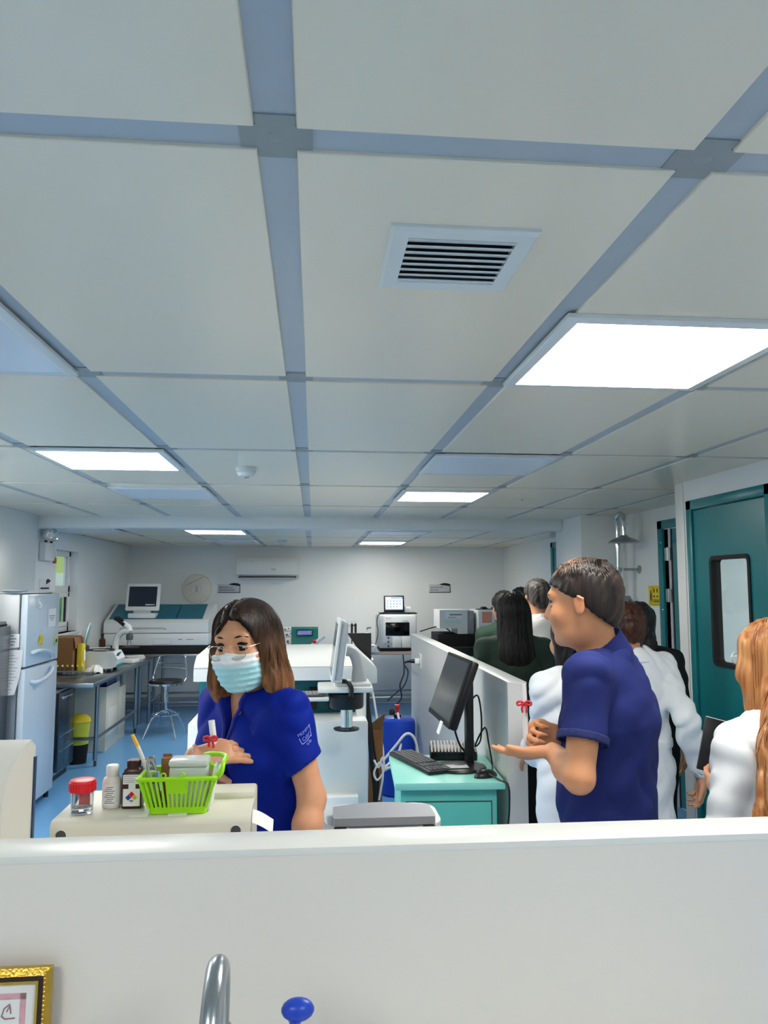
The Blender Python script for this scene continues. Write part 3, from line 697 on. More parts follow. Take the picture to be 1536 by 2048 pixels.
# right back bench and the hematology analyzer
hb = steel_table('work_table','steel-legged table with pale wood edge under the hematology analyzer',(.62,9.5,0),1.95,.75,.785,rail=.22)
box('edge_band', mat('wood_pale',(206,176,150),.5), hb, .0,1.95,-.006,0,.755,.785)
ha = thing('hematology_analyzer','white boxy analyzer with black window on the back table','analyzer',(.82,9.58,.785))
box('base', M_matte, ha, .02,.46,.02,.5,0,.03,.006); box('body', M_ltgrey, ha, 0,.48,0,.52,.03,.455,.035)
box('front_frame', M_white, ha, .055,.47,-.012,.01,.10,.44,.012)
box('dark_window', mat('window_black',(6,7,9),.12), ha, .085,.385,-.016,-.008,.19,.355,.006)
for x0,x1 in ((.17,.28),(.29,.40)): box('door', M_white, ha, x0,x1,-.015,-.008,.045,.18,.003)
for z in (.165,.115,.06): MB().lathe([(0,0),(.012,0),(.012,.005),(0,.006)],16,TR((.12,-.012,z),(math.pi/2,0,0))).build('button', M_dkgrey, ha)
box('badge', M_ltgrey, ha, .09,.15,-.0135,-.011,.405,.412); box('badge', M_ltgrey, ha, .30,.37,-.014,-.011,.365,.38)
ld = thing('tray','thin dark tray on top of the hematology analyzer','tray',(1.04,9.75,1.243)); box('tray_plate', M_black, ld, -.2,.27,-.14,.14,0,.014,.005)
lt = thing('tablet_monitor','small black monitor showing a light blue menu above the hematology analyzer','monitor',(1.03,9.74,1.258))
box('bezel', M_black, lt, -.13,.13,-.012,.012,.0,.215,.006, rot=(R(-8),0,0))
box('screen', mat('screen_lit',(196,222,246),.3,emit=.9), lt, -.11,.11,-.0145,-.011,.03,.195, rot=(R(-8),0,0))
ic = MB()
for r in range(3):
    for c_ in range(5 if r else 4): ic.box(-.092+c_*.04,-.074+c_*.04,-.0165,-.0145,.065+r*.036,.078+r*.036)
ic.box(-.04,.11,-.0165,-.0145,.178,.19); ic.box(-.11,.11,-.0165,-.0145,.03,.04); ic.build('menu_icons', mat('icon_blue',(90,120,160),.4), lt, rot=(R(-8),0,0))
box('stand', M_black, lt, -.06,.06,.0,.1,0,.012,.003)
wb = thing('white_adapter','small white box beside the tablet monitor','box',(1.21,9.80,1.257)); box('shell', M_white, wb, -.04,.04,-.03,.03,0,.075,.006); box('socket', M_ltgrey, wb, -.02,.02,-.031,-.029,.02,.05)
# analyzers at the far right of the back wall
ra = thing('coagulation_analyzer','white analyzer with printed labels above a black base at the back right','analyzer',(1.52,9.1,.785))
box('base', M_matte, ra, -.02,.43,.05,.6,0,.235,.004)
rb = MB(); rb.prism([(0,.30),(0,.52),(.34,.52),(.34,.235),(.22,.235),(.22,.30)],.45,TR((0,.5,0),(math.pi/2,0,0))); rb.build('housing', M_white, ra)
box('side_panel', M_grey, ra, .34,.42,.06,.5,.235,.51,.004)
box('sticker', M_paper, ra, .07,.28,.047,.05,.42,.50); box('sticker_print', M_dkgrey, ra, .10,.20,.045,.047,.43,.435); box('sticker_print', M_dkgrey, ra, .12,.27,.045,.047,.46,.47)
box('mint_strip', mat('mint',(190,232,214),.4), ra, .06,.26,.046,.05,.365,.39)
rc_ = thing('urine_analyzer','white device with orange label beside the coagulation analyzer','analyzer',(1.97,9.06,.785))
box('base', M_matte, rc_, 0,.45,.02,.5,0,.235,.004); box('housing', M_white, rc_, 0,.32,0,.5,.235,.525,.012)
box('orange_label', mat('label_orange',(226,150,120),.5), rc_, .05,.17,-.002,.001,.37,.50)
box('black_panel', M_black, rc_, .21,.33,-.006,.002,.30,.52,.003); text('lettering','H-600',.05,M_white,rc_,(.30,-.008,.33),(math.pi/2,-math.pi/2,0))
kn = thing('domed_holder','black domed holder on top of the white device','holder',(2.06,9.15,1.31)); MB().lathe([(0,.035),(.03,.035),(.05,.015),(.055,0)],20).build('dome', M_black, kn); box('flange', M_black, kn, -.09,.10,-.06,.06,-.0,.01,.003)
kt = thing('black_tray','flat black tray on the white device at far right','tray',(2.26,9.2,1.31)); box('plate', M_black, kt, -.08,.1,-.08,.08,0,.03,.004); box('lip', M_dkgrey, kt, -.08,.1,-.085,-.078,.01,.035,.002)
bm_ = thing('black_keyboard_unit','low black device on the table in front of the coagulation analyzer','device',(1.62,8.92,.785)); box('body', M_black, bm_, -.28,.4,-.1,.06,0,.10,.008); box('badge', M_white, bm_, -.12,-.095,-.102,-.099,.03,.05); box('badge', M_white, bm_, -.06,.0,-.102,-.099,.03,.05); box('slot', M_dkgrey, bm_, -.2,.0,-.103,-.1,.07,.075)
steel_table('work_table','table in front of the far right analyzers',(1.25,8.78,0),1.35,.70,.785,rail=.22)
# ------------------------------------------------------------------ things on the back bench at centre
cbn = steel_table('work_table','white work table behind the central analyzer',(-.85,9.45,0),1.4,.8,.785,rail=.22,top=M_white)
def small_box(px0, px1, py0, py1, Yd, z, label):
    a = at(px0,py1,Y=Yd); b = at(px1,py0,Y=Yd)
    w, h = b.x-a.x, b.z-a.z
    t = thing('reagent_box', label, 'box', ((a.x+b.x)/2, Yd, z), 0, 'white reagent boxes')
    box('carton_body', M_paper, t, -w/2,w/2,0,.16,0,h-.004,.003)
    p = MB(); p.box(-w*.35,-w*.1,-.0015,.0,h*.3,h*.55); p.box(w*.2,w*.35,-.0015,0,h*.5,h*.75); p.box(-w*.3,w*.1,-.0015,0,h*.15,h*.22); p.build('print', M_dkgrey, t)
    return h
a0 = at(580,1293,Y=9.5).z
h0 = .785+.02
sh_ = thing('box_riser','white riser shelf under the reagent boxes','shelf',(-.33,9.86,.785)); box('shelf_top', M_white, sh_, -.16,.16,-.06,.2,.05,.065,.002); box('shelf_side', M_white, sh_, -.16,-.148,-.06,.2,0,.05); box('shelf_side', M_white, sh_, .148,.16,-.06,.2,0,.05)
zb = .851
small_box(571,588,1263,1279,9.83,zb,'reagent box at bottom left of the white box stack'); small_box(588.5,603,1266,1279,9.83,zb,'reagent box at bottom right of the white box stack')
hh = at(580,1263,Y=9.83).z-at(580,1279,Y=9.83).z
small_box(569,586,1252,1263,9.83,zb+hh,'reagent box in the middle left of the white box stack'); small_box(587,606,1254,1265,9.83,zb+hh-.018,'reagent box in the middle right of the white box stack')
h2 = at(580,1252,Y=9.83).z-at(580,1263,Y=9.83).z
small_box(566,581,1243,1252,9.83,zb+hh+h2,'reagent box at top left of the white box stack'); small_box(583,604,1243,1252,9.83,zb+hh+h2-.015,'reagent box at top right of the white box stack')
sc2 = thing('bench_scale','white bench reader with narrow display in front of the reagent boxes','device',(-.32,9.33+.15,.785))
box('housing', M_white, sc2, -.13,.13,-.02,.06,0,.075,.012); box('display', M_grey, sc2, -.09,.09,-.023,-.018,.03,.055,.002)
td = thing('teal_incubator','teal benchtop device with blue display','device',(-.1,9.5,.785))
pf = [(0,0),(.0,.15),(.05,.28),(.09,.30),(.22,.30),(.25,.0)]
MB().prism(pf, .33, TR((-.165,0,0),(math.pi/2,0,math.pi/2))).build('housing', mat('device_teal',(18,112,104),.25,var=.05), td)
box('display_bezel', M_black, td, -.10,.10,-.004,.004,-.04,.04,.004, loc=(.0,.022,.235), rot=(R(-21),0,0)); box('display', mat('lcd_blue',(110,124,190),.3,emit=.15), td, -.085,.085,-.007,.0,-.026,.026,.001, loc=(0,.022,.235), rot=(R(-21),0,0))
box('label_strip', M_paper, td, -.10,.02,-.003,.0,.03,.06); box('drawer', M_black, td, -.09,.08,-.012,.0,.0,.024,.002)
ps = thing('pipette_stand','steel stand holding three black and white pipettes','pipette stand',at(697,1292,Y=9.5)); ps.location.z = .785
box('base', M_ltgrey, ps, -.11,.13,-.07,.07,0,.02,.006); MB().cyl((-.05,0,.02),(-.05,0,.34),.01).build('post', M_chrome, ps); box('cross_bar', M_chrome, ps, -.09,.10,-.015,.015,.315,.335,.004)
for k,x in enumerate((-.01,.04,.085)):
    pp = MB().tube([(x,-.02,.06),(x,-.02,.16),(x,-.02,.165),(x,-.02,.34),(x,-.02,.35)],[.003,.008,.014,.015,.008],10).build('pipette', M_black if k else M_white, ps)
    MB().lathe([(.004,.35),(.004,.37),(.011,.372),(.011,.382),(0,.383)],10,TR((x,-.02,0))).build('plunger', M_white, pp)
bt = thing('dispenser_bottle','clear pump bottle on the back bench','bottle',at(734,1288,Y=9.6)); bt.location.z = .785
MB().lathe([(0,0),(.055,0),(.06,.01),(.06,.13),(.03,.17),(.022,.18),(.022,.2),(0,.2)],24).build('bottle_body', mat('plastic_clear',(226,234,236),.2,trans=.5), bt)
MB().lathe([(.026,.195),(.026,.225),(.01,.23),(.008,.27),(0,.27)],16).build('pump_collar', M_white, bt); MB().tube([(0,0,.265),(.0,0,.285),(.05,0,.29)],.008,8).build('pump_spout', M_dkgrey, bt)
wp = thing('white_regulator','white boxy regulator with a dark knob beside the pump bottle','device',at(737,1292,Y=9.45)); wp.location.z=.785
box('housing', M_white, wp, -.09,.09,-.05,.06,0,.09,.012); MB().lathe([(0,.0),(.014,0),(.014,.01),(0,.011)],14,TR((0,-.05,.045),(math.pi/2,0,0))).build('knob', M_black, wp); box('slot', M_dkgrey, wp, -.06,.06,-.052,-.049,.07,.078)
rt = thing('red_cap_tube','white angled probe holder with a red cap','holder',(.02,9.36+.1,.785)); MB().tube([(-.10,0,.03),(.12,0,.20)],.025,12).build('arm', M_white, rt); box('foot', M_white, rt, -.16,-.04,-.05,.05,0,.03,.008); MB().ball((-.0,-.02,.135),.024,n=12).build('red_cap', M_red, rt)
bc = thing('small_carton','small beige carton with orange stripe on the back bench','box',(.33,9.5,.785)); box('carton_body', M_warm, bc, -.05,.05,0,.1,0,.13,.002); box('stripe', mat('label_orange2',(222,140,80),.5), bc, -.05,.05,-.0015,0,.02,.06); box('lid', mat('device_teal',(18,112,104)), bc, -.05,.05,-.001,.1,.125,.135,.002)

# ------------------------------------------------------------------ central analyzer
ca = thing('floor_analyzer','large white floor-standing analyzer behind the woman in blue scrubs','analyzer',(0,4.6,0))
tealin = mat('inner_teal',(14,108,118),.25,var=.1)
box('base_cabinet', M_white, ca, -.72,.33,.0,.85,.06,.81,.015)
box('plinth', M_dkgrey, ca, -.70,.31,.03,.82,0,.06)
box('side_step', M_white, ca, .08,.27,-.10,.01,.06,.40,.008)
box('inner_panel', tealin, ca, -.70,.29,.30,.80,.80,1.045,.005)
for x in (-.2,-.02,.10): box('inner_bracket', M_matte, ca, x,x+.05,.22,.30,.84,.97,.004)
box('side_pillar', M_white, ca, .27,.33,.15,.80,.80,1.05,.01)
body = [(.0,1.04),(.0,1.11),(.02,1.135),(.10,1.18),(.7,1.20),(.78,1.18),(.80,1.04)]
bdy = MB().prism(body, .98, TR((-.70,.05,0),(math.pi/2,0,math.pi/2))).build('upper_body', M_white, ca)
box('lid_seam', M_ltgrey, bdy, -.70,.2805,.046,.052,1.118,1.122)
box('lid_block', M_white, ca, -.62,-.26,.2,.7,1.185,1.215,.01)
rsk = MB(); rsk.prism([(.28,1.0),(.28,1.20),(.40,1.09),(.40,1.0)],.55,TR((0,.75,0),(math.pi/2,0,0))); rsk.build('side_slope', M_white, ca)
dk = MB(); dk.prism([(.24,1.27),(.41,1.27),(.41,1.04),(.36,1.10)],.03,TR((0,.84,0),(math.pi/2,0,0))); dk.build('rear_panel', M_black, ca)
cm = thing('swivel_workstation','white monitor seen edge-on over a shelf on a chrome post','monitor',(.19,4.32,.81))
MB().lathe([(0,0),(.07,0),(.072,.008),(.04,.014),(.026,.02)],24).build('post_foot', M_black, cm)
MB().cyl((0,0,.01),(0,0,.17),.034,n=24).build('post', M_chrome, cm)
MB().lathe([(0,.12),(.09,.12),(.095,.13),(.095,.20),(.085,.21),(0,.21)],28).build('pivot_housing', M_black, cm)
box('shelf', M_white, cm, -.16,.14,-.12,.14,.215,.245,.008); box('shelf_step', M_white, cm, -.07,.13,-.08,.12,.245,.262,.006)
box('keyboard_shelf', M_white, cm, -.40,-.10,-.14,.10,.175,.195,.006)
tl = TR((-.055,.02,.285),(0,R(7),0))
m_ = MB(); m_.box(-.018,.022,-.19,.19,0,.315,.012,2,tl); m_.build('monitor_back', M_ltgrey, cm); MB().box(-.036,-.016,-.20,.20,-.01,.325,.006,2,tl).build('monitor_bezel', M_white, cm)
MB().box(-.0375,-.035,-.17,.17,.02,.30,m=tl).build('screen', M_screen, cm)
MB().tube(bez([(.07,.02,.26),(.06,.02,.36),(.035,.02,.42),(.0,.02,.43)],12),[.045,.04,.036]+[.03]*10,12).build('monitor_arm', M_ltgrey, cm)
MB().tube(bez([(-.03,-.13,.28),(.0,-.135,.275),(.02,-.14,.24),(.015,-.142,.20)],10),.013,8).build('barcode_scanner', M_black, cm)
kb2 = thing('keyboard','grey keyboard on the shelf behind the woman','keyboard',(-.04,4.27,1.0055),R(4))
box('case', M_dkgrey, kb2, -.13,.10,-.075,.075,0,.012,.004)
def keys(parent, x0, x1, y0, y1, nx, ny, z, m, h=.005, gap=.18):
    me = None; sx, sy = (x1-x0)/nx, (y1-y0)/ny
    for i in range(nx):
        for j in range(ny):
            l = (x0+(i+.5)*sx, y0+(j+.5)*sy, z)
            if me is None: me = MB().cbox((0,0,h/2),(sx*(1-gap),sy*(1-gap),h),.001,1).build('key', m, parent, l).data
            else: link('key', me, parent, l)
keys(kb2,-.125,.095,-.07,.07,12,5,.011,M_grey)

# hoses, cables, drum
dr = thing('blue_drum','blue plastic drum on the floor between analyzer and partition','drum',(.665,6.05,0))
MB().lathe([(0,0),(.12,0),(.137,.012),(.14,.05),(.14,.19),(.144,.2),(.144,.215),(.14,.225),(.14,.53),(.133,.56),(.11,.575),(0,.578)],36).build('barrel', M_blue, dr)
MB().lathe([(0,.578),(.03,.578),(.03,.60),(0,.602)],16).build('bung', M_black, dr); MB().tube([(0,0,.60),(0,0,.66)],.012,10).build('pipe_stub', M_red, dr); box('red_clip', M_red, dr, -.02,.02,-.02,.02,.65,.675,.004)
MB().lathe([(0,.602),(.022,.602),(.024,.63),(.018,.64)],14,TR((-.045,-.03,0))).build('connector', M_black, dr)
so_p = at(842,1322,X=PX0)
def cord(name, label, pts, r, m, cat='cable', n=40, grp=None):
    p0 = Vector(pts[0]); 
    o = MB().tube([q-p0 for q in bez(pts,n)], r, 8).build(name, m, None, p0); tag(o, label, cat, grp); return o
cord('hose','white hose looping high to the right of the blue drum',[(.66,6.0,.62),(.68,5.95,.50),(.665,5.9,.36),(.56,5.8,.27),(.46,5.7,.24),(.42,5.6,.20)],.010,M_hose,'hose')
cord('hose','white hose arching over the drum and down beside the partition',[(.42,5.6,.30),(.5,5.6,.34),(.6,5.6,.45),(.68,5.6,.535),(.74,5.6,.50),(.765,5.6,.38),(.75,5.6,.27),(.70,5.6,.22)],.010,M_hose,'hose')
cord('hose','white hose low across the front of the drum',[(.42,5.55,.22),(.5,5.5,.30),(.58,5.48,.33),(.66,5.48,.28),(.68,5.48,.2),(.67,5.5,.1)],.010,M_hose,'hose')
cord('hose','thin white tube hanging from the white socket behind the analyzer',[at(737,1322,Y=5.6),at(740,1360,Y=5.6),at(748,1400,Y=5.6),at(756,1450,Y=5.6),at(766,1500,Y=5.6),at(764,1540,Y=5.6),at(756,1600,Y=5.6)],.008,M_hose,'hose')
cord('cable','thick black cable bundle hanging beside the floor analyzer',[at(730,1316,Y=5.35),at(736,1345,Y=5.3),at(735,1400,Y=5.25),at(738,1450,Y=5.25),at(743,1520,Y=5.25),at(750,1580,Y=5.25),at(752,1640,Y=5.25)],.016,M_cable)
cord('cable','black cable running beside the thick cable bundle',[at(738,1318,Y=5.4),at(732,1370,Y=5.38),at(741,1440,Y=5.36),at(748,1500,Y=5.35),at(756,1560,Y=5.35),at(750,1640,Y=5.35)],.009,M_cable)
cord('cable','coiled white cable low beside the cardboard strip',[at(748,1520,Y=5.2),at(757,1535,Y=5.2),at(765,1515,Y=5.2),at(768,1540,Y=5.2),at(755,1560,Y=5.2),at(748,1545,Y=5.2),at(760,1525,Y=5.2),at(766,1550,Y=5.2),at(758,1600,Y=5.2)],.007,M_hose)
cord('cable','black cable under the back table reaching to the socket',[so_p+Vector((-.085,0,0)),so_p+Vector((-.12,.1,-.03)),at(816,1345,Y=7.2),at(808,1372,Y=8.5),at(790,1388,Y=9.0),at(775,1402,Y=9.3)],.008,M_cable)
cord('cable','second black cable under the back table',[at(806,1309,Y=9.52),at(808,1345,Y=9.45),at(800,1370,Y=9.4),at(803,1395,Y=9.4),at(790,1412,Y=9.4)],.008,M_cable)
cord('cable','thin black cord along the left of the hematology analyzer',[at(770,1224,Y=9.55),at(757,1230,Y=9.55),at(754,1245,Y=9.55),at(756,1265,Y=9.55),at(752,1285,Y=9.55),at(745,1300,Y=9.55)],.005,M_cable)
cord('cable','black power lead hanging right of the hematology analyzer',[at(840,1263,Y=9.4),at(862,1256,Y=9.4),at(880,1252,Y=9.4),at(888,1254,Y=9.3),at(900,1262,Y=9.2)],.007,M_cable)
cb_ = thing('cardboard_sheet','folded cardboard standing beside the floor analyzer','cardboard',(.44,5.45,0)); MB().box(-.05,.05,-.006,.006,0,.62,m=TR((0,0,0),(R(-3),0,R(-20)))).build('board', M_card, cb_)
MB().add([(-.06,-.03,.62),(.07,-.05,.72),(.05,.0,.60),(-.06,-.01,.60),(-.06,-.02,.622),(.07,-.04,.722),(.05,.01,.602),(-.06,0,.602)],[(0,1,2,3),(7,6,5,4),(0,4,5,1),(1,5,6,2),(2,6,7,3),(3,7,4,0)]).build('flap', M_card, cb_)
so = thing('power_socket','white wall socket with black plug on the partition','socket',(PX0-.0, 5.9, .96))
so.location = at(842,1322,X=PX0)
box('plate', M_white, so, -.012,0,-.05,.05,-.055,.055,.003); box('plug_body', M_white, so, -.05,-.012,-.02,.02,-.02,.02,.006); MB().cyl((-.05,0,0),(-.085,0,0),.017,.013).build('plug', M_black, so)
sk2 = thing('power_socket','white socket behind the floor analyzer, above the hanging tube','socket',at(732,1320,Y=5.45)); MB().box(-.05,.03,-.02,.02,-.02,.02,.006).build('body', M_white, sk2); MB().cyl((.03,0,0),(.05,0,0),.014).build('plug', M_white, sk2)

# ------------------------------------------------------------------ teal cabinet, monitor, keyboard, mouse
DZ = .80
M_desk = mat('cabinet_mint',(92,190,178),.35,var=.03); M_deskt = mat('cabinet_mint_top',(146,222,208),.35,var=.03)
dk = thing('teal_cabinet','mint green metal cabinet beside the low partition','cabinet',(.345,3.19,0),R(-3))
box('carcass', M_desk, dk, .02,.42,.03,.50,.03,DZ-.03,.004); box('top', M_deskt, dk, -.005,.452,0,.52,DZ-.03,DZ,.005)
fp = box('front_door', M_desk, dk, .045,.395,.022,.03,.06,DZ-.085,.003); box('door_gap', M_dkgrey, dk, .04,.40,.0285,.0305,.055,DZ-.08)
box('plinth', M_dkgrey, dk, .03,.41,.04,.49,0,.03)
mo = thing('monitor','black desktop monitor tilted back on the mint cabinet','monitor',(.70,3.46,DZ))
bs = MB(); bs.lathe([(0,0),(.115,0),(.12,.006),(.115,.014),(.06,.02),(0,.022)],36,TR((-.05,-.05,0),(0,0,0),(1,.85,1))); bs.build('base', M_black, mo)
box('base_sticker', M_ltgrey, mo, -.13,-.02,-.12,-.06,.0195,.021)
box('pole', M_black, mo, -.012,.022,-.03,.03,.01,.44,.008); MB().tube([(0,0,.36),(-.04,0,.35),(-.07,0,.345)],[.03,.03,.035],12).build('tilt_hinge', M_black, mo)
tm_ = TR((-.135,0,.205),(0,R(20),R(2)))
MB().box(.0,.035,-.235,.235,0,.30,.01,2,tm_).build('casing', M_black, mo)
MB().box(-.004,.004,-.232,.232,.0,.30,.003,1,tm_).build('bezel', M_matte, mo)
MB().box(-.0065,-.003,-.218,.218,.024,.286,m=tm_).build('screen', M_screen, mo)
stk = box('asset_sticker', M_paper, mo, -.004,-.002,-.03,.02,-.035,.02); stk.matrix_basis = tm_ @ Matrix.Translation((-.006,-.10,-.01))
kb = thing('keyboard','black keyboard on the mint cabinet','keyboard',(.49,3.52,DZ),R(-72))
box('case', M_black, kb, -.21,.21,-.062,.062,0,.018,.005); keys(kb,-.202,.062,-.052,.052,13,5,.0175,M_dkgrey); keys(kb,.075,.13,-.052,.052,3,5,.0175,M_dkgrey); keys(kb,.14,.203,-.052,.052,4,5,.0175,M_dkgrey)
ft_ = thing('ribbed_stand','black ribbed keyboard stand behind the monitor base','stand',(.66,3.62,DZ),R(-6))
MB().box(-.11,.11,-.05,.05,0,.055,.015,2,TR((0,0,0),(R(18),0,0))).build('body', M_black, ft_)
for k in range(14): MB().box(-.105+k*.0155,-.098+k*.0155,-.052,.052,.05,.062,m=TR((0,0,0),(R(18),0,0))).build('rib', M_black, ft_)
ms_ = thing('mouse','black computer mouse at the right of the mint cabinet','mouse',(.735,3.265,DZ),R(25))
MB().ball((0,0,.0),.05,(1.15,.62,.62),20).build('shell', M_black, ms_); ms_.location.z = DZ+.0; MB().cyl((-.035,-.006,.026),(-.035,.006,.026),.009,n=12).build('wheel', M_dkgrey, ms_)
cord('cable','black mouse cable hanging down the right side of the mint cabinet',[(.745,3.24,.815),(.775,3.19,.805),(.803,3.15,.79),(.803,3.14,.7),(.795,3.14,.6),(.80,3.14,.45)],.004,M_cable)
cord('cable','black cables tangled behind the monitor pole',[(.72,3.5,1.08),(.76,3.52,1.10),(.78,3.54,1.0),(.77,3.52,.9),(.74,3.5,.88),(.775,3.45,.97),(.79,3.44,.9),(.79,3.38,.83),(.78,3.33,.81)],.004,M_cable)
cord('cable','black signal cable from the monitor to the desk',[(.62,3.42,1.06),(.64,3.46,.96),(.68,3.52,.87),(.74,3.6,.82)],.005,M_cable)

# ------------------------------------------------------------------ bench behind the low wall
fb = thing('side_bench','narrow bench directly behind the low front wall','bench',(0,1.40,0))
box('top', M_white, fb, -1.3,.6,0,.53,.77,.80,.004)
for x in (-1.25,-.35,.55):
    for y in (.05,.48): MB().cyl((x,y,0),(x,y,.77),.02).build('leg', M_steel, fb)
# rounded warm white dispenser at the left edge
dp = thing('rounded_machine','warm white machine with curved top at the left edge behind the low wall','device',(-.566,1.50,.80))
pf = [(0,0),(0,.385)]+[(0+.16*(1-math.cos(a)),.385+.115*math.sin(a)) for a in [R(k*9) for k in range(1,10)]]+[(.165,.48),(.165,0)]
MB().prism(pf, .24, TR((-.24,0,0),(math.pi/2,0,math.pi/2))).build('housing', M_warm, dp)
box('rear_strip', mat('strip_blue',(40,62,96),.4), dp, -.004,.003,.155,.168,0,.46,.001)
# beige printer / reader
pr_ = thing('beige_reader','beige desktop reader with round corner holes behind the low wall','device',(-.335,1.69,.80))
pf = [(0,0),(0,.306),(.004,.314),(.012,.319),(.16,.32),(.22,.325),(.22,0)]
MB().prism(pf, .41, TR((-.205,0,0),(math.pi/2,0,math.pi/2))).build('housing', M_beige, pr_)
for x in (-.182,.176):
    MB().lathe([(.0125,.0008),(.011,.002),(.0098,-.001)],22,TR((x,0,.292),(math.pi/2,0,0))).build('corner_hole_rim', M_warm, pr_)
    MB().lathe([(0,.0006),(.0105,.0006),(.0105,-.002)],22,TR((x,0,.292),(math.pi/2,0,0))).build('corner_hole', M_dkgrey, pr_)
for x in (-.085,.075): box('seam', M_ltgrey, pr_, x,x+.0015,-.0006,.002,.0,.29)
box('rear_hump', M_beige, pr_, .06,.205,.14,.22,.318,.335,.006)
for x in (-.05,.03): box('latch', M_warm, pr_, x,x+.04,.02,.05,.319,.3225,.001)
lb_ = thing('paper_slip','white paper slip sticking out of the beige reader','paper',(-.128,1.72,1.10)); MB().sheet(lambda u,v_:(.045*u, .03*v_, .018-.022*u-.016*v_*0+.002*math.sin(4*u)-.02*(1-v_)),6,4,.001).build('slip', M_paper, lb_)
TZ = 1.1205
# specimen cup
cu = thing('specimen_cup','clear specimen cup with red screw lid','specimen cup',(-.493,1.748,TZ))
M_cup = mat('plastic_crystal',(238,240,242),.06,trans=.95,var=0,ior=1.25)
MB().lathe([(0,0),(.0205,0),(.0225,.004),(.024,.05),(.0222,.05),(.0208,.006),(0,.004)],32).build('cup_body', M_cup, cu)
MB().lathe([(0,.0045),(.0205,.0045),(.021,.014),(0,.014)],28).build('clear_liquid', mat('water_clear',(240,246,250),.05,trans=1.,ior=1.33,var=0), cu)
lid = MB().lathe([(.0215,.046),(.0268,.046),(.0272,.049),(.0272,.066),(.0255,.070),(.017,.072),(0,.072)],40).build('lid', M_red, cu)
for k in range(24): a = 2*math.pi*k/24; MB().box(.0262,.0284,-.0015,.0015,.048,.065,m=TR((0,0,0),(0,0,a))).build('ridge', M_red, lid)
box('red_reflection', M_red, cu, -.006,.016,-.003,.003,.018,.044,.001)  # red slab stands in for a red reflection in the cup
# white reagent bottle
wb_ = thing('white_bottle','small white plastic bottle with text label','bottle',(-.441,1.79,TZ))
MB().lathe([(0,0),(.0185,0),(.0205,.003),(.0205,.055),(.018,.063),(.0125,.067),(.0125,.072),(0,.072)],28).build('bottle_body', M_warm, wb_)
MB().lathe([(.0135,.068),(.014,.07),(.0138,.088),(.012,.0905),(0,.091)],24).build('cap', M_white, wb_)
lbz = MB().lathe([(.0206,.008),(.0210,.008),(.0210,.052),(.0206,.052)],28).build('label', M_paper, wb_)
for k in range(9):
    z = .012+k*.0042; a0, a1 = R(-125+(k%3)*8), R(-60-(k*37)%22)
    MB().loft([[(.0212*math.cos(a0+(a1-a0)*t/6),.0212*math.sin(a0+(a1-a0)*t/6),z+dz) for dz in (0,.0013)] for t in range(7)],cap=False,closed=False).build('print_line', M_ink if k in (7,8) else M_dkgrey, wb_)
# brown reagent bottle with hazard diamond
bb = thing('brown_bottle','dark brown square reagent bottle with hazard diamond label','bottle',(-.394,1.785,TZ))
M_brown = mat('bottle_brown',(62,34,30),.28,var=.08)
MB().box(-.0215,.0215,-.0185,.0185,0,.078,.004,3).build('bottle_body', M_brown, bb)
b_ = MB(); b_.loft([[(x*s,y*s*.9,z) for x,y in rrect(.04,.034,.008,3)] for s,z in ((1,.076),(.95,.082),(.74,.087))]); b_.lathe([(.014,.085),(.0145,.1),(.013,.102),(0,.102)],20); b_.build('shoulder', M_brown, bb)
for k in range(20): a=2*math.pi*k/20; MB().box(.0143,.0152,-.001,.001,.087,.1,m=TR((0,0,0),(0,0,a))).build('cap_ridge', M_brown, bb)
yf = -.0189
box('label', M_paper, bb, -.0185,.0195,yf,yf+.001,.053,.073); box('label', M_paper, bb, -.0065,.0085,yf,yf+.001,.043,.053); lab = box('label', M_paper, bb, -.0180,.0185,yf,yf+.001,.006,.043)
for k in range(4): box('print_line', M_dkgrey, bb, -.0165,.012-(k%2)*.006,yf-.0004,yf,.0695-k*.0042,.0702-k*.0042)
dm = [((0,.0068),M_red),((-.0068,0),M_blue),((.0068,0),M_yellow),((0,-.0068),M_white)]
for (dx,dz),m in dm: MB().box(-.0046,.0046,yf-.0006,yf-.0001,-.0046,.0046,m=TR((dx+.0005,0,.0245+dz),(0,R(45),0))).build('hazard_square', m, bb)
for s,dx,dz in (('1',-.0068,0),('2',0,.0068),('0',.0068,0)): text('lettering',s,.007,M_ink,bb,(dx+.0005,yf-.0008,.0225+dz),align='CENTER',ext=.0001)
box('hazard_mark', M_ink, bb, -.003,.004,yf-.0009,yf-.0006,.0165,.0185)
# green basket and what is in it
gb = thing('green_basket','lime green slotted plastic basket on the beige reader','basket',(-.287,1.762,TZ))
M_lime = mat('basket_lime',(156,222,10),.4,var=.03)
wt_, dt_, wb2, db2, hb2 = .081,.054,.062,.042,.074
def ringp(w,d,z,r=.012): return [(x,y,z) for x,y in rrect(2*w,2*d,r,4)]
bkm = MB(); bkm.loft([ringp(wb2-.001,db2-.001,0),ringp(wb2,db2,.014),ringp(wb2-.002,db2-.002,.014),ringp(wb2-.003,db2-.003,.002)],cap=False); bkm.loft([ringp(wb2-.001,db2-.001,0),ringp(wb2-.002,db2-.002,.002)]); bkm.build('basket_base', M_lime, gb)
rim = MB(); rim.loft([ringp(wt_-.004,dt_-.004,hb2-.004),ringp(wt_+.005,dt_+.005,hb2-.002),ringp(wt_+.006,dt_+.006,hb2+.003),ringp(wt_+.002,dt_+.002,hb2+.007),ringp(wt_-.004,dt_-.004,hb2+.005),ringp(wt_-.004,dt_-.004,hb2-.004)],cap=False); rim.build('rim', M_lime, gb)
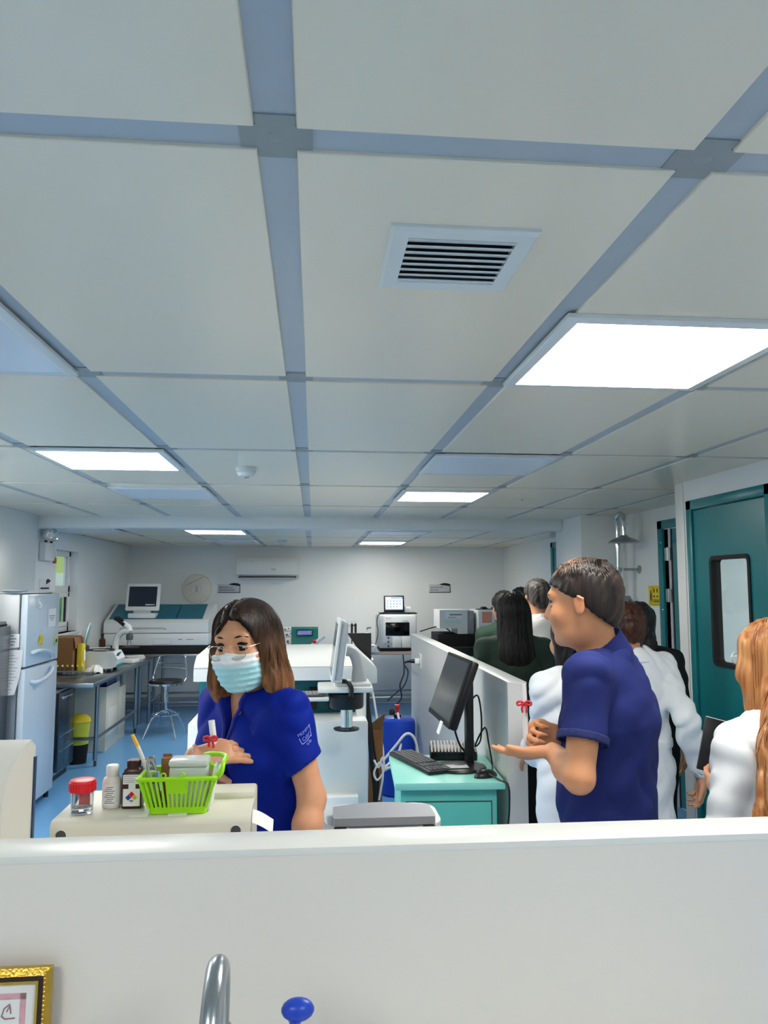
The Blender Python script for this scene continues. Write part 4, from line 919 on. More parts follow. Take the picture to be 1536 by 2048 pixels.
def slat(fr_, side):
    s = MB(); hw = .0024
    if side in 'fb':
        y0, y1 = (-db2,-dt_) if side=='f' else (db2,dt_)
        xb, xt = fr_*wb2*.96, fr_*wt_*.96
        s.loft([[(xb-hw,y0-.001,.012),(xb+hw,y0-.001,.012),(xb+hw,y0+.001,.012),(xb-hw,y0+.001,.012)],[(xt-hw,y1-.001,hb2),(xt+hw,y1-.001,hb2),(xt+hw,y1+.001,hb2),(xt-hw,y1+.001,hb2)]])
    else:
        x0, x1 = (-wb2,-wt_) if side=='l' else (wb2,wt_)
        yb2, yt = fr_*db2*.94, fr_*dt_*.94
        s.loft([[(x0-.001,yb2-hw,.012),(x0+.001,yb2-hw,.012),(x0+.001,yb2+hw,.012),(x0-.001,yb2+hw,.012)],[(x1-.001,yt-hw,hb2),(x1+.001,yt-hw,hb2),(x1+.001,yt+hw,hb2),(x1-.001,yt+hw,hb2)]])
    s.build('slat', M_lime, gb)
for k in range(15):
    slat(-1+2*k/14,'f'); slat(-1+2*k/14,'b')
for k in range(9): slat(-1+2*k/8,'l'); slat(-1+2*k/8,'r')
s = MB(); s.loft([[(-.020,-.0495,.044),(.018,-.0495,.044),(.018,-.0470,.044),(-.020,-.0470,.044)],[(-.021,-.0550,hb2),(.019,-.0550,hb2),(.019,-.0525,hb2),(-.021,-.0525,hb2)]]); s.build('name_plate', M_lime, gb)
MB().tube(bez([(wt_+.004,-.045,hb2+.003),(wt_+.012,-.045,hb2+.012),(wt_+.014,-.03,hb2+.028),(wt_+.012,.02,hb2+.034),(.045,.046,hb2+.030),(wt_-.02,.052,hb2+.004)],24),.005,8).build('handle', M_lime, gb)
for x in (-.028,.012): MB().tube([(x+.005*math.cos(a*.785),-.056,hb2+.010+.005*math.sin(a*.785)) for a in range(8)],.0018,6,closed=True).build('hang_loop', M_lime, gb)
pb = thing('plastic_case','translucent plastic box lying in the green basket','box',(-.268,1.765,TZ+.004)); box('lower_half', mat('plastic_milky',(232,236,230),.3,trans=.35), pb, -.042,.040,-.026,.03,.0,.088,.006); box('lid', mat('plastic_milky2',(238,242,240),.25,trans=.3), pb, -.044,.042,-.028,.032,.088,.104,.007)
wpk = thing('white_pack','white paper pack at the right of the green basket','pack',(-.2235,1.765,TZ+.004)); MB().box(-.004,.004,-.03,.03,0,.09,.002,2,TR((0,0,0),(0,R(9),0))).build('pack_body', M_paper, wpk); MB().box(-.004,.004,-.03,.03,.09,.092,m=TR((0,0,0),(0,R(9),0))).build('fold', M_white, wpk)
sy = thing('glass_tube','clear test tube leaning in the basket corner','tube',(-.334,1.755,TZ+.006)); t0 = TR((0,0,0),(R(6),R(-9),0)); MB().lathe([(0,0),(.008,.003),(.0095,.012),(.0105,.108),(.012,.11),(.009,.11),(.008,.014),(0,.006)],18,t0).build('tube_wall', M_cup, sy); MB().lathe([(0,.055),(.0078,.055),(.0082,.062),(0,.062)],14,t0).build('black_plunger', M_black, sy)
pn = thing('orange_stick','white stick with orange tip sticking out of the basket','stick',(-.331,1.775,TZ+.01)); MB().tube([(0,0,0),(-.052,-.01,.125)],.0042,10).build('stick', M_warm, pn); MB().tube([(-.052,-.01,.125),(-.064,-.012,.150)],[.0045,.004],10).build('tip', mat('tip_orange',(240,180,60),.5), pn)
cbx = thing('brown_carton','brown carton behind the plastic box in the basket','box',(-.326,1.790,TZ+.004)); box('carton_body', M_card, cbx, -.008,.012,-.010,.010,0,.1,.001); box('flap', M_card, cbx, -.008,.012,.009,.011,.1,.106)
# grey printer
gp = thing('grey_printer','grey printer with rounded corners behind the low wall','printer',(.150,1.60,.80))
MB().prism(rrect(.245,.17,.05,8,0,.085),.318).build('housing', M_ltgrey, gp)
cv = [(-.104,.0),(.104,.0),(.106,.012),(.104,.085)]+[(.104-.208*t,.085+.028*math.sin(math.pi*t)) for t in (.1,.2,.35,.5,.65,.8,.9)]+[(-.104,.085),(-.106,.012)]
MB().prism(cv,.016,TR((0,.002,.320))).build('feeder_cover', M_grey, gp)
box('front_panel', M_grey, gp, -.075,.072,-.006,.006,.18,.318,.004); box('grip', M_ltgrey, gp, -.038,.036,-.012,-.004,.292,.309,.003)
box('grip_recess', M_dkgrey, gp, -.048,.046,-.0075,-.004,.28,.311,.002)
for x in (-.104,.078): box('slot', M_matte, gp, x,x+.026,-.007,.006,.18,.319,.002); box('guide', M_ltgrey, gp, x+.004,x+.021,-.010,-.004,.18,.312,.003)

# ------------------------------------------------------------------ foreground: counter, faucet, certificate, brush
ct = thing('sink_counter','white counter under the low wall in the foreground','counter',(0,.90,0))
box('top', M_white, ct, -1.2,.8,-.3,.343,.77,.80,.005); box('front', M_low, ct, -1.18,.78,-.28,-.26,0,.77); box('side_panel', M_low, ct, -1.2,-1.18,-.28,.34,0,.77); box('side_panel', M_low, ct, .78,.8,-.28,.34,0,.77)
bs_ = MB(); bs_.box(-.32,.08,-.22,.0,.8,.806,.002); bs_.build('sink_rim', M_steel, ct)
fa = thing('faucet','brushed steel gooseneck faucet in the foreground','faucet',(-.113,1.02,.80))
MB().lathe([(0,0),(.028,0),(.028,.006),(.02,.012),(.016,.06),(.0155,.25),(.0165,.252),(.0165,.262),(.0135,.264)],24).build('body', M_steel, fa)
neck = bez([(0,0,.26),(.001,.0,.295),(.002,-.015,.335),(.003,-.05,.355),(.004,-.09,.345),(.004,-.12,.31),(.004,-.125,.24)],30)
MB().tube(neck,.0128,18).build('gooseneck', M_steel, fa); MB().cyl((.004,-.125,.245),(.004,-.126,.215),.015).build('aerator', M_chrome, fa)
br = thing('blue_brush','blue plastic handled brush standing in a holder beside the faucet','brush',(-.021,1.03,.80))
MB().lathe([(0,0),(.03,0),(.034,.01),(.036,.09),(.033,.09),(.031,.012),(0,.01)],24).build('holder', M_white, br)
MB().tube(bez([(0,0,.02),(0,0,.2),(.001,0,.245),(.003,0,.262)],16),[.006]*13+[.0075,.009,.010,.009][:4],12).build('handle', M_blue, br)
MB().ball((.006,0,.272),.0185,(1.15,.75,.75),18,).build('knob', M_blue, br)
cf = thing('certificate_frame','gold and black framed certificate leaning on the low wall','picture frame',(-.555,1.215,.80), 0)
tf = TR((0,0,0),(R(-3),0,0)); w2, h2 = .177, .25
def fr_ring(a, b, z0, z1, nm, m):
    P = lambda i,y: [(-w2+i,y,i),(w2-i,y,i),(w2-i,y,h2-i),(-w2+i,y,h2-i)]
    q = MB(); q.M = tf; q.loft([P(a,0),P(a,-z0),P(b,-z1),P(b,0),P(a,0)],cap=False); return q.build(nm,m,cf)
M_gold = mat('frame_gold',(206,168,72),.28,1.,var=.1,scale=40,bump=.2,bscale=220)
fr_ring(0,.009,.010,.016,'outer_gold',M_gold); fr_ring(.009,.018,.012,.009,'black_band',mat('frame_dark',(40,18,20),.25)); fr_ring(.018,.0215,.010,.011,'inner_gold',M_gold)
for k in range(40): 
    q = MB(); q.M = tf; q.ball((w2-.0075,-.0155,.006+k*.0061),.0024,(1,1,1),8).build('bead', M_gold, cf)
q = MB(); q.M = tf; q.box(-w2+.02,w2-.02,-.004,-.002,.02,h2-.02).build('certificate', mat('cert_paper',(226,230,230),.4), cf)
pk = mat('border_pink',(206,160,172),.6,var=.25,scale=120)
q = MB(); q.M = tf
for a in ((-w2+.036,w2-.036,h2-.044,h2-.036),(-w2+.036,w2-.036,.036,.044),(-w2+.036,-w2+.044,.036,h2-.036),(w2-.044,w2-.036,.036,h2-.036)): q.box(a[0],a[1],-.0048,-.0038,a[2],a[3])
q.build('border', pk, cf)
q = MB(); q.M = tf; q.tube([(x,-.005,z) for x,z in ((w2-.058,h2-.05),(w2-.066,h2-.056),(w2-.069,h2-.066),(w2-.064,h2-.07),(w2-.05,h2-.069))],.0008,6); q.tube([(w2-.062,-.005,h2-.060),(w2-.058,-.005,h2-.052),(w2-.056,-.005,h2-.063)],.0008,6); q.build('emblem', mat('emblem_mauve',(150,100,116),.6), cf)
q = MB(); q.M = tf; q.box(-w2+.06,w2-.058,-.0052,-.004,h2-.088,h2-.080); q.build('title_line', mat('ink_soft',(150,152,148),.6), cf)
# ------------------------------------------------------------------ people: signed-distance modelling, meshed with surface nets
V3 = lambda p: np.array(p, dtype=np.float64)
def nrm(v): v = V3(v); return v/np.linalg.norm(v)
def smin(a, b, k):
    if k <= 0: return np.minimum(a, b)
    h = np.clip(.5+.5*(b-a)/k, 0, 1); return b+(a-b)*h-k*h*(1-h)
def RC(a, b, ra, rb, k=.02):
    a, b = V3(a), V3(b); ba = b-a; L2 = max((ba@ba), 1e-9)
    def f(P):
        t = np.clip(((P-a)@ba)/L2, 0, 1); q = P-a-t[:,None]*ba; return np.sqrt(np.einsum('ij,ij->i',q,q))-(ra+(rb-ra)*t)
    return (f, k)
def EL(c, rad, fr=None, k=.02):
    c, rad = V3(c), V3(rad); fr = np.eye(3) if fr is None else fr
    def f(P):
        q = (P-c)@fr.T/rad; k0 = np.linalg.norm(q, axis=1); k1 = np.linalg.norm(q/rad, axis=1)
        return k0*(k0-1)/np.maximum(k1, 1e-9)
    return (f, k)
def FRC(a, b, ra, rb, ax, sc, k=.02):
    """round cone flattened along axis ax by factor sc (<1)"""
    a, b, ax = V3(a), V3(b), nrm(ax); ba = b-a; L2 = max(ba@ba, 1e-9)
    def f(P):
        t = np.clip(((P-a)@ba)/L2, 0, 1); q = P-a-t[:,None]*ba; d = q@ax
        q = q+np.outer(d*(1/sc-1), ax); return (np.linalg.norm(q, axis=1)-(ra+(rb-ra)*t))*(.5+.5*sc)
    return (f, k)
def sdf(add, sub=(), cut=(), disp=None):
    def F(P, idx=None):
        d = None
        for i in (range(len(add)) if idx is None else idx):
            f, k = add[i]; v = f(P); d = v if d is None else smin(d, v, k)
        for f, k in sub: d = -smin(-d, f(P), k)
        for f in cut: d = np.maximum(d, f(P))
        if disp is not None: d = d+disp(P)
        return d
    F.add = add
    return F
def plane(p, n):
    p, n = V3(p), nrm(n); return lambda P: (P-p)@n
def surface(F, lo, hi, h):
    """surface nets on a grid that is evaluated only near the surface; returns vertices and quads"""
    B = 10; lo, hi = V3(lo), V3(hi); nb = np.ceil((hi-lo)/(h*B)).astype(int)
    ii = np.stack(np.meshgrid(*[np.arange(n) for n in nb], indexing='ij'), -1).reshape(-1,3)
    cen = lo+(ii*B+(B-1)/2)*h; rad = h*B*.87
    D = np.stack([f(cen) for f, k in F.add]); dm = D.min(0); fc = dm.copy()
    near = np.where((dm < rad+.05) & (dm > -rad-.09))[0]; fc[near] = F(cen[near])
    act = near[np.abs(fc[near]) < rad*1.6+.015]
    d = np.repeat(np.repeat(np.repeat(np.where(fc < 0, -1., 1.).astype(np.float32).reshape(nb),B,0),B,1),B,2)
    g = np.arange(B); G = np.stack(np.meshgrid(g, g, g, indexing='ij'), -1).reshape(-1,3)*h
    for n in act:
        idx = np.where(D[:,n] < dm[n]+2*rad+.02)[0].tolist(); a = ii[n]*B
        d[a[0]:a[0]+B, a[1]:a[1]+B, a[2]:a[2]+B] = F(lo+a*h+G, idx).reshape(B,B,B)
    s = d < 0; N = np.array(d.shape); st = np.array([N[1]*N[2], N[2], 1])
    df = d.ravel(); edges, quads = [], []
    for ax in range(3):
        sl = [slice(None)]*3; sl[ax] = slice(0,-1); sh = [slice(None)]*3; sh[ax] = slice(1,None)
        e = np.argwhere(s[tuple(sl)] != s[tuple(sh)]); u, w = [(1,2),(2,0),(0,1)][ax]
        e = e[(e[:,u] > 0) & (e[:,w] > 0) & (e[:,u] < N[u]-1) & (e[:,w] < N[w]-1)]
        if not len(e): continue
        i0 = e@st; a, b = df[i0], df[i0+st[ax]]; t = a/(a-b)
        p = e.astype(np.float64); p[:,ax] += t
        q = np.stack([i0-st[u]-st[w], i0-st[w], i0, i0-st[u]], 1)
        for c in range(4): edges.append((q[:,c], p))
        fl = a < 0; q = q.copy(); q[~fl] = q[~fl][:,::-1]; quads.append(q)
    cell = np.concatenate([c for c, p in edges]); P = np.concatenate([p for c, p in edges]); quads = np.concatenate(quads)
    ks, inv, cnt = np.unique(cell, return_inverse=True, return_counts=True)
    v = np.stack([np.bincount(inv, P[:,k]) for k in range(3)], 1)/cnt[:,None]
    return lo+v*h, np.searchsorted(ks, quads)
_NT = np.random.default_rng(3).uniform(-1, 1, (32,32,32))
def vnoise(Q):
    i = np.floor(Q).astype(int); f = Q-i; f = f*f*(3-2*f); i &= 31; j = (i+1) & 31
    x0,y0,z0 = i.T; x1,y1,z1 = j.T; fx,fy,fz = f.T; T = _NT
    a = T[x0,y0,z0]*(1-fx)+T[x1,y0,z0]*fx; b = T[x0,y1,z0]*(1-fx)+T[x1,y1,z0]*fx
    c = T[x0,y0,z1]*(1-fx)+T[x1,y0,z1]*fx; d = T[x0,y1,z1]*(1-fx)+T[x1,y1,z1]*fx
    return (a*(1-fy)+b*fy)*(1-fz)+(c*(1-fy)+d*fy)*fz
def tint_attr(me, fn):
    co = np.empty(len(me.vertices)*3); me.vertices.foreach_get('co', co); co = co.reshape(-1,3)
    c = np.concatenate([fn(co), np.ones((len(co),1))], 1).astype(np.float32)
    a = me.color_attributes.new('tint', 'FLOAT_COLOR', 'POINT'); a.data.foreach_set('color', c.ravel())
def skin_mesh(name, F, lo, hi, h, m, parent, org, tint=None):
    v, q = surface(F, lo, hi, h); v = v-V3(org)
    me = bpy.data.meshes.new(name); me.from_pydata(v.tolist(), [], q.tolist())
    me.polygons.foreach_set('use_smooth', [True]*len(me.polygons)); me.materials.append(m)
    if tint: tint_attr(me, lambda c: tint(c+V3(org)))
    me.update(); return link(name, me, parent)
def grad(F, P, e=.002):
    f0 = F(P); return np.stack([F(P+d)-f0 for d in np.eye(3)*e], 1)/e

SKIN = {}
def skin(name, col): 
    return mat('skin_'+name, col, .48, var=.06, scale=40, bump=.06, bscale=260, sss=.12, attr='tint')
M_scrub = mat('scrub_blue', (0,32,142), .7, spec=.2, var=.1, scale=20, bump=.12, bscale=500)
M_navy  = mat('polo_navy', (30,40,98), .8, spec=.2, var=.1, scale=60, bump=.25, bscale=900)
M_coat  = mat('lab_coat_white', (232,236,240), .7, var=.03, scale=10, bump=.1, bscale=300)
M_polow = mat('polo_white', (226,226,222), .75, var=.03, bump=.12, bscale=500)
M_green = mat('top_dark_green', (26,46,36), .8, var=.12, bump=.1, bscale=300)
M_greenl= mat('top_green', (34,62,48), .8, var=.12, bump=.1, bscale=300)
M_blacks= mat('cloth_black', (16,18,18), .8, var=.12, bump=.1, bscale=300)
M_pant  = mat('trousers_black', (14,14,16), .8, var=.1)
M_shoe  = mat('shoe_black', (20,18,18), .5)
def hairmat(name, col, col2, rough=.42):
    return mat('hair_'+name, col, rough, var=.3, scale=60, stretch=(1,1,.06), bump=.5, bscale=190, col2=col2, contrast=(.35,.7), attr='tint', spec=.4)

def rotmat(f, roll=0.):
    """head/body frame rows: left, forward, up from a forward vector"""
    f = nrm(f); l = nrm(np.cross((0,0,1), f)); u = np.cross(f, l)
    c, s = math.cos(roll), math.sin(roll)
    l, u = l*c+u*s, u*c-l*s
    return np.stack([l, f, u])
def head_prims(c, fr, s, female=True):
    X = lambda l, f, u: V3(c)+s*(l*fr[0]+f*fr[1]+u*fr[2])
    E = lambda p, r, k=.02: EL(X(*p), s*V3(r), fr, k*s)
    jw = .043 if female else .05
    P = [E((0,-.012,.035),(.076,.097,.082)), E((0,.022,-.035),(.062,.070,.085),.03), E((0,.032,-.085),(jw,.050,.034),.03),
         RC(X(0,.075,-.100),X(0,.068,-.094),.017*s,.02*s,.02*s),
         RC(X(-.040,.060,-.028),X(-.036,.066,-.034),.027*s,.026*s,.025*s), RC(X(.040,.060,-.028),X(.036,.066,-.034),.027*s,.026*s,.025*s),
         RC(X(-.04,.074,.030),X(.04,.074,.030),.014*s,.014*s,.02*s),
         RC(X(0,.084,.018),X(0,.106,-.028),.008*s,.0125*s,.012*s), RC(X(-.011,.093,-.034),X(.011,.093,-.034),.009*s,.009*s,.008*s),
         E((0,.088,-.060),(.024,.010,.006),.008), E((0,.086,-.071),(.021,.010,.007),.008)]
    for sg in (-1,1):
        P.append(E((sg*.077,-.010,-.006),(.008,.015,.027),.008)); P += [RC(X(sg*.085,-.022,.012),X(sg*.084,-.010,.020),.0045*s,.0045*s,.004*s), RC(X(sg*.085,-.022,.012),X(sg*.081,-.016,-.022),.0045*s,.0045*s,.004*s), RC(X(sg*.081,-.012,-.026),X(sg*.078,-.006,-.028),.006*s,.005*s,.004*s)]
    S = [(E((sg*.031,.100,.008),(.019,.015,.010))[0], .012*s) for sg in (-1,1)]
    return P, S, X
def hand_prims(w, d, n, s=1., curl=(25,35,40,45), thumb=(40,30), spread=.0, side=1, k=.006, tcurl=20):
    """wrist w, direction d towards the fingers, palm normal n; side=+1 puts the thumb on the d x n side"""
    w, d = V3(w), nrm(d); n = nrm(V3(n)-d*np.dot(n, d)); t = np.cross(d, n)*side
    P = [FRC(w+d*.012*s, w+d*.070*s, .030*s, .039*s, n, .40, .012), RC(w+d*.02*s+t*.026*s, w+d*.05*s+t*.03*s, .017*s, .016*s, .012)]
    ln = [(.040,.025,.020),(.045,.028,.021),(.041,.026,.020),(.032,.020,.018)]
    for i in range(4):
        o = (.029-.0195*i)*s; b = w+d*(.080-.004*abs(i-1.2))*s+t*o; a = 0.; p = b-d*.014*s; r = (.0092-.0004*i)*s
        dirv = nrm(d+t*spread*(1.5-i)); q = b; P.append(RC(p, q, r*1.1, r*1.05, k))
        for j in range(3):
            a += math.radians(curl[i])*(1. if j else .8); v = dirv*math.cos(a)+n*math.sin(a); e = q+v*ln[i][j]*s
            P.append(RC(q, e, r*(1-.07*j), r*(.93-.07*j), k)); q = e
    b = w+d*.028*s+t*.030*s; a = math.radians(thumb[0]); e0 = math.radians(thumb[1])
    v = d*math.cos(a)+t*math.sin(a); v = nrm(v*math.cos(e0)+n*math.sin(e0)); q = b
    for j, (L, r) in enumerate(((.036,.0115),(.030,.0100),(.024,.0090))):
        e = q+v*L*s; P.append(RC(q, e, r*1.05*s, r*.95*s, k)); q = e; v = nrm(v*math.cos(math.radians(tcurl))+nrm(d*.6+n*.5)*math.sin(math.radians(tcurl)))
    return P
def limb(a, b, ra, rm, rb, k=.02):
    a, b = V3(a), V3(b); m = a+(b-a)*.38; return [RC(a, m, ra, rm, k), RC(m, b, rm, rb, k)]

class Person:
    def __init__(s, label, xy, h, face, female=True, head=None, headdir=None, hs=.93, roll=0., res=.006, skincol=('a',(206,150,116)), lean=(0,0), neck=None, group=None, sh=None, bulk=1.):
        s.h, s.female, s.res = h, female, res
        s.t = thing('person', label, 'person', (xy[0], xy[1], 0), 0, group); s.o = (xy[0], xy[1], 0)
        fr = rotmat((*face, 0)); s.fr = fr; s.l, s.f = fr[0], fr[1]; up = V3((0,0,1))
        b = V3((xy[0], xy[1], 0)); lv = V3((lean[0], lean[1], 0)); s.b = b; s.bulk = bulk
        L = lambda l, f, z: b+s.l*l*h+s.f*f*h+up*z*h
        s.L = L
        s.pelvis = L(0,0,.53); s.waist = L(0,.005,.62)+lv*.35; s.chest = L(0,.0,.73)+lv*.75
        s.neck = (V3(neck) if neck is not None else L(0,-.005,.835)+lv)
        hw = sh or (.105 if female else .118)
        s.shl = [s.neck+s.l*hw*h-up*.025*h, s.neck-s.l*hw*h-up*.025*h]        # left, right shoulder
        s.hc = V3(head) if head is not None else L(0,.02,.93)+lv*1.1
        s.hfr = rotmat(headdir if headdir is not None else (*face, 0), roll); s.hs = hs*h/1.60 if head is None else hs
        s.elb = [s.shl[i]+(s.l*(1,-1)[i]*.03-up*.172+s.f*.0)*h for i in (0,1)]
        s.wri = [s.elb[i]+(s.f*.05-up*.14+s.l*(1,-1)[i]*.005)*h for i in (0,1)]
        s.hand = [dict(d=-up+.25*s.f, n=-s.l*(1,-1)[i], side=(1,-1)[i]) for i in (0,1)]
        s.skin = skin(*skincol)
        s.ar = (.040 if female else .046)*bulk
    def arm_prims(s, i, inf=0., upto=1., fore=True):
        P = limb(s.shl[i], s.elb[i], s.ar*1.08+inf, s.ar*1.02+inf, s.ar*.86+inf)
        if fore: P += limb(s.elb[i], s.wri[i], s.ar*.86+inf, s.ar*.92+inf, s.ar*.60+inf*.8)
        return P
    def torso(s, inf=0.):
        h, w = s.h/1.6, s.bulk; fl = .68 if s.female else .72
        T = lambda a, b, ra, rb, k=.05: FRC(a, b, ra*h*w+inf, rb*h*w+inf, s.f, fl, k)
        P = [T(s.pelvis, s.waist, .170 if s.female else .165, .142 if s.female else .155), T(s.waist, s.chest, .142 if s.female else .155, .150 if s.female else .165),
             T(s.chest, s.chest+(s.neck-s.chest)*.5, .150 if s.female else .165, .125)]
        for i in (0,1): P.append(RC(s.neck-V3((0,0,.02)), s.shl[i], .052*h+inf, .050*h+inf, .04))
        if s.female:
            for q in (1,-1): P.append(RC(s.chest+s.l*q*.07*h+s.f*.075*h+V3((0,0,.012)), s.chest+s.l*q*.065*h+s.f*.06*h, .062*h+inf, .06*h+inf, .05))
        else: P.append(T(s.waist+s.f*.03, s.waist+s.f*.035+V3((0,0,-.06)), .13, .13))
        return P
    def legs(s, inf=0.):
        P = []
        for q in (1,-1):
            hip, kn, an = s.L(q*.055,0,.50), s.L(q*.055,.012,.285), s.L(q*.055,-.01,.05)
            P += limb(hip, kn, .088*s.h/1.6+inf, .076*s.h/1.6+inf, .058+inf)+limb(kn, an, .058+inf, .056+inf, .042+inf)
        return P
    def bounds(s, F, pad=.12):
        pts = [s.hc, s.pelvis, s.neck, *s.shl, *s.elb, *s.wri, s.b]
        lo = np.min(pts, 0)-pad-.1; hi = np.max(pts, 0)+pad+.1; lo[2] = max(lo[2], -.02) ; return lo, hi
    def build_body(s, hands=True, tint=None):
        HP, HS, X = head_prims(s.hc, s.hfr, s.hs, s.female); s.X = X
        add = s.torso(-.012)+s.legs(-.004)
        for i in (0,1):
            add += s.arm_prims(i)
            if hands: add += hand_prims(s.wri[i], **s.hand[i])
        nb = .046 if s.female else .053
        add += [RC(s.neck-V3((0,0,.03)), s.hc-s.hfr[1]*.02*s.hs-s.hfr[2]*.05*s.hs, nb*1.12, nb, .03)]
        for q in (1,-1): add += [RC(s.L(q*.055,-.02,.03), s.L(q*.06,.09,.022), .04, .032, .03)]
        HS_ = HS
        add = add+HP
        F = sdf(add, HS_); s.body = F
        lo, hi = s.bounds(F)
        def tn(P):
            c = np.ones((len(P),3)); q = (P-s.hc)@s.hfr.T/s.hs
            lip = np.exp(-((q[:,0]/.022)**2+((q[:,2]+.065)/.010)**2))*(q[:,1] > .07); c *= 1-lip[:,None]*V3((.12,.38,.30))
            ck = np.exp(-(((np.abs(q[:,0])-.045)/.025)**2+((q[:,2]+.03)/.03)**2))*(q[:,1] > .02); c *= 1-ck[:,None]*V3((.0,.08,.08))
            er = np.exp(-((np.abs(q[:,0])-.084)/.008)**2)*(np.abs(q[:,2]) < .04)*(np.abs(q[:,1]+.01) < .03); c *= 1-er[:,None]*V3((.0,.12,.12))
            return c
        return skin_mesh('body', F, lo, hi, s.res, s.skin, s.t, s.o, tint or tn)
    def cloth(s, name, add, m, sub=(), cut=(), disp=None, res=None, tint=None):
        F = sdf(add, sub, cut, disp); lo, hi = s.bounds(F)
        if 'attr' and tint is None: tint = None
        return skin_mesh(name, F, lo, hi, res or s.res, m, s.t, s.o, tint), F
    def folds(s, amp=.004, fq=75):
        l, f = s.l, s.f
        def d(P):
            z = P[:,2]; a = P@l; b = P@f
            q1 = np.stack([(z*.75+a*.65+b*.2)*fq*.22+5, (z*.65-a*.75)*fq*.06, b*fq*.08], 1); q2 = np.stack([(z*.5-a*.8+b*.3)*fq*.26, (z*.85+a*.5)*fq*.07+9, b*fq*.09+4], 1)
            return amp*((1-2.6*np.abs(vnoise(q1)))*.6+(1-2.6*np.abs(vnoise(q2)))*.5)
        return d
    def trousers(s, m=None):
        s.cloth('trousers', s.legs(.012)+[FRC(s.pelvis, s.pelvis-V3((0,0,.06)), .168*s.h/1.6, .16*s.h/1.6, s.f, .72, .04)], m or M_pant, cut=[plane(s.L(0,0,.06),(0,0,-1))], res=max(s.res,.014))
        for q in (1,-1):
            F = [RC(s.L(q*.055,-.025,.026), s.L(q*.06,.06,.026), .046, .04, .03), RC(s.L(q*.06,.06,.024), s.L(q*.062,.1,.018), .042, .034, .03)]
            s.cloth('shoe', F, M_shoe, cut=[plane((0,0,.002),(0,0,-1))], res=.010)
    def top(s, name, m, sleeve=.62, hem=.50, inf=.012, long=False, neckr=.068, sub=(), amp=.004, flare=0., collar=True, armhole=.010, tilt=((0,0,0),(0,0,0)), tiltv=((0,0,0),(0,0,0))):
        h = s.h/1.6; add = s.torso(inf); cut = [plane(s.L(0,0,hem),(0,0,-1))]
        if flare: add.append(FRC(s.waist, s.L(0,-.005,hem-.02), .150*h, (.19+flare)*h, s.f, .8, .06))
        subs = list(sub)
        for i in (0,1):
            if long:
                add += s.arm_prims(i, armhole)
                d = nrm(s.wri[i]-s.elb[i]); subs.append((RC(s.wri[i]-d*.02, s.wri[i]+d*.12, s.ar*.8, s.ar*.9)[0], .004))
            else:
                d = nrm(s.elb[i]-s.shl[i]); L = np.linalg.norm(s.elb[i]-s.shl[i]); e = s.shl[i]+d*L*sleeve
                o_ = RC(s.shl[i], e+d*.03, s.ar*1.08+armhole, s.ar*1.08+armhole+.004)[0]; n_ = RC(e-d*.012, e+d*.2, s.ar*.97, s.ar*1.0)[0]; pl = plane(e+tiltv[i], nrm(d+tilt[i]))
                add.append((lambda P, o_=o_, n_=n_, pl=pl: np.maximum(np.maximum(o_(P), pl(P)), -n_(P)), .03))
        ax = nrm(s.hc-s.neck)
        subs.append((RC(s.neck-ax*.0, s.neck+ax*.14, neckr*h*.86, neckr*h*1.12)[0], .006))
        return s.cloth(name, add, m, subs, cut, s.folds(amp))
def strands(name, F, seeds, m, parent, org, tint, n=26, step=.012, r=.0016, grav=(0,0,-1), init=None, lift=.0008, zmin=-9, wav=0.):
    P = np.array(seeds); paths = [P.copy()]; g = V3(grav); act = np.ones(len(P), bool); ph = RNG.uniform(0, 6.28, len(P))
    ln = RNG.uniform(.75, 1., len(P))*n; Ns = []
    for k in range(n):
        N = grad(F, P); N /= np.linalg.norm(N, axis=1)[:,None]+1e-9; Ns.append(N)
        d = np.tile(g, (len(P),1))+(init*(max(0, 1-k/5.)) if init is not None else 0)
        t = d-N*(np.sum(d*N, 1))[:,None]; L = np.linalg.norm(t, axis=1)[:,None]; t = t/np.maximum(L, .05)
        sd = np.cross(N, t); t = t+sd*(wav*np.sin(ph+k*.5))[:,None]
        Q = P+t*step; dd = F(Q); Q = Q-N*(dd-lift)[:,None]*.9
        P = Q; paths.append(P.copy())
    Ns.append(Ns[-1]); paths = np.array(paths); Ns = np.array(Ns)
    vs, fs, K = [], [], 3
    for i in range(paths.shape[1]):
        m_ = int(ln[i]); pts = paths[:m_,i]
        if len(pts) < 4: continue
        T = np.gradient(pts, axis=0); T /= np.linalg.norm(T, axis=1)[:,None]+1e-9
        N = Ns[:m_,i]; x = np.cross(T, N); x /= np.linalg.norm(x, axis=1)[:,None]+1e-9; y = np.cross(T, x)
        o = len(vs); rr = r*np.minimum(1, np.linspace(3.2, 0, len(pts)))*RNG.uniform(.7, 1.3)
        for j in range(len(pts)):
            for a in range(K):
                an = 2*math.pi*a/K; vs.append(pts[j]+rr[j]*(1.6*math.cos(an)*x[j]+.7*math.sin(an)*y[j])-V3(org))
        for j in range(len(pts)-1):
            for a in range(K): fs.append((o+j*K+a, o+j*K+(a+1)%K, o+(j+1)*K+(a+1)%K, o+(j+1)*K+a))
    me = bpy.data.meshes.new(name); me.from_pydata([tuple(v) for v in vs], [], fs)
    me.polygons.foreach_set('use_smooth', [True]*len(me.polygons)); me.materials.append(m)
    tint_attr(me, lambda c: tint(c+V3(org))); me.update(); return link(name, me, parent)
def cap_prims(p, g=.010, k=.02):
    X, s = p.X, p.hs
    return [EL(X(0,-.014,.036), s*V3((.076,.098,.083))+g, p.hfr, k)]
one = lambda P: np.ones((len(P),3))
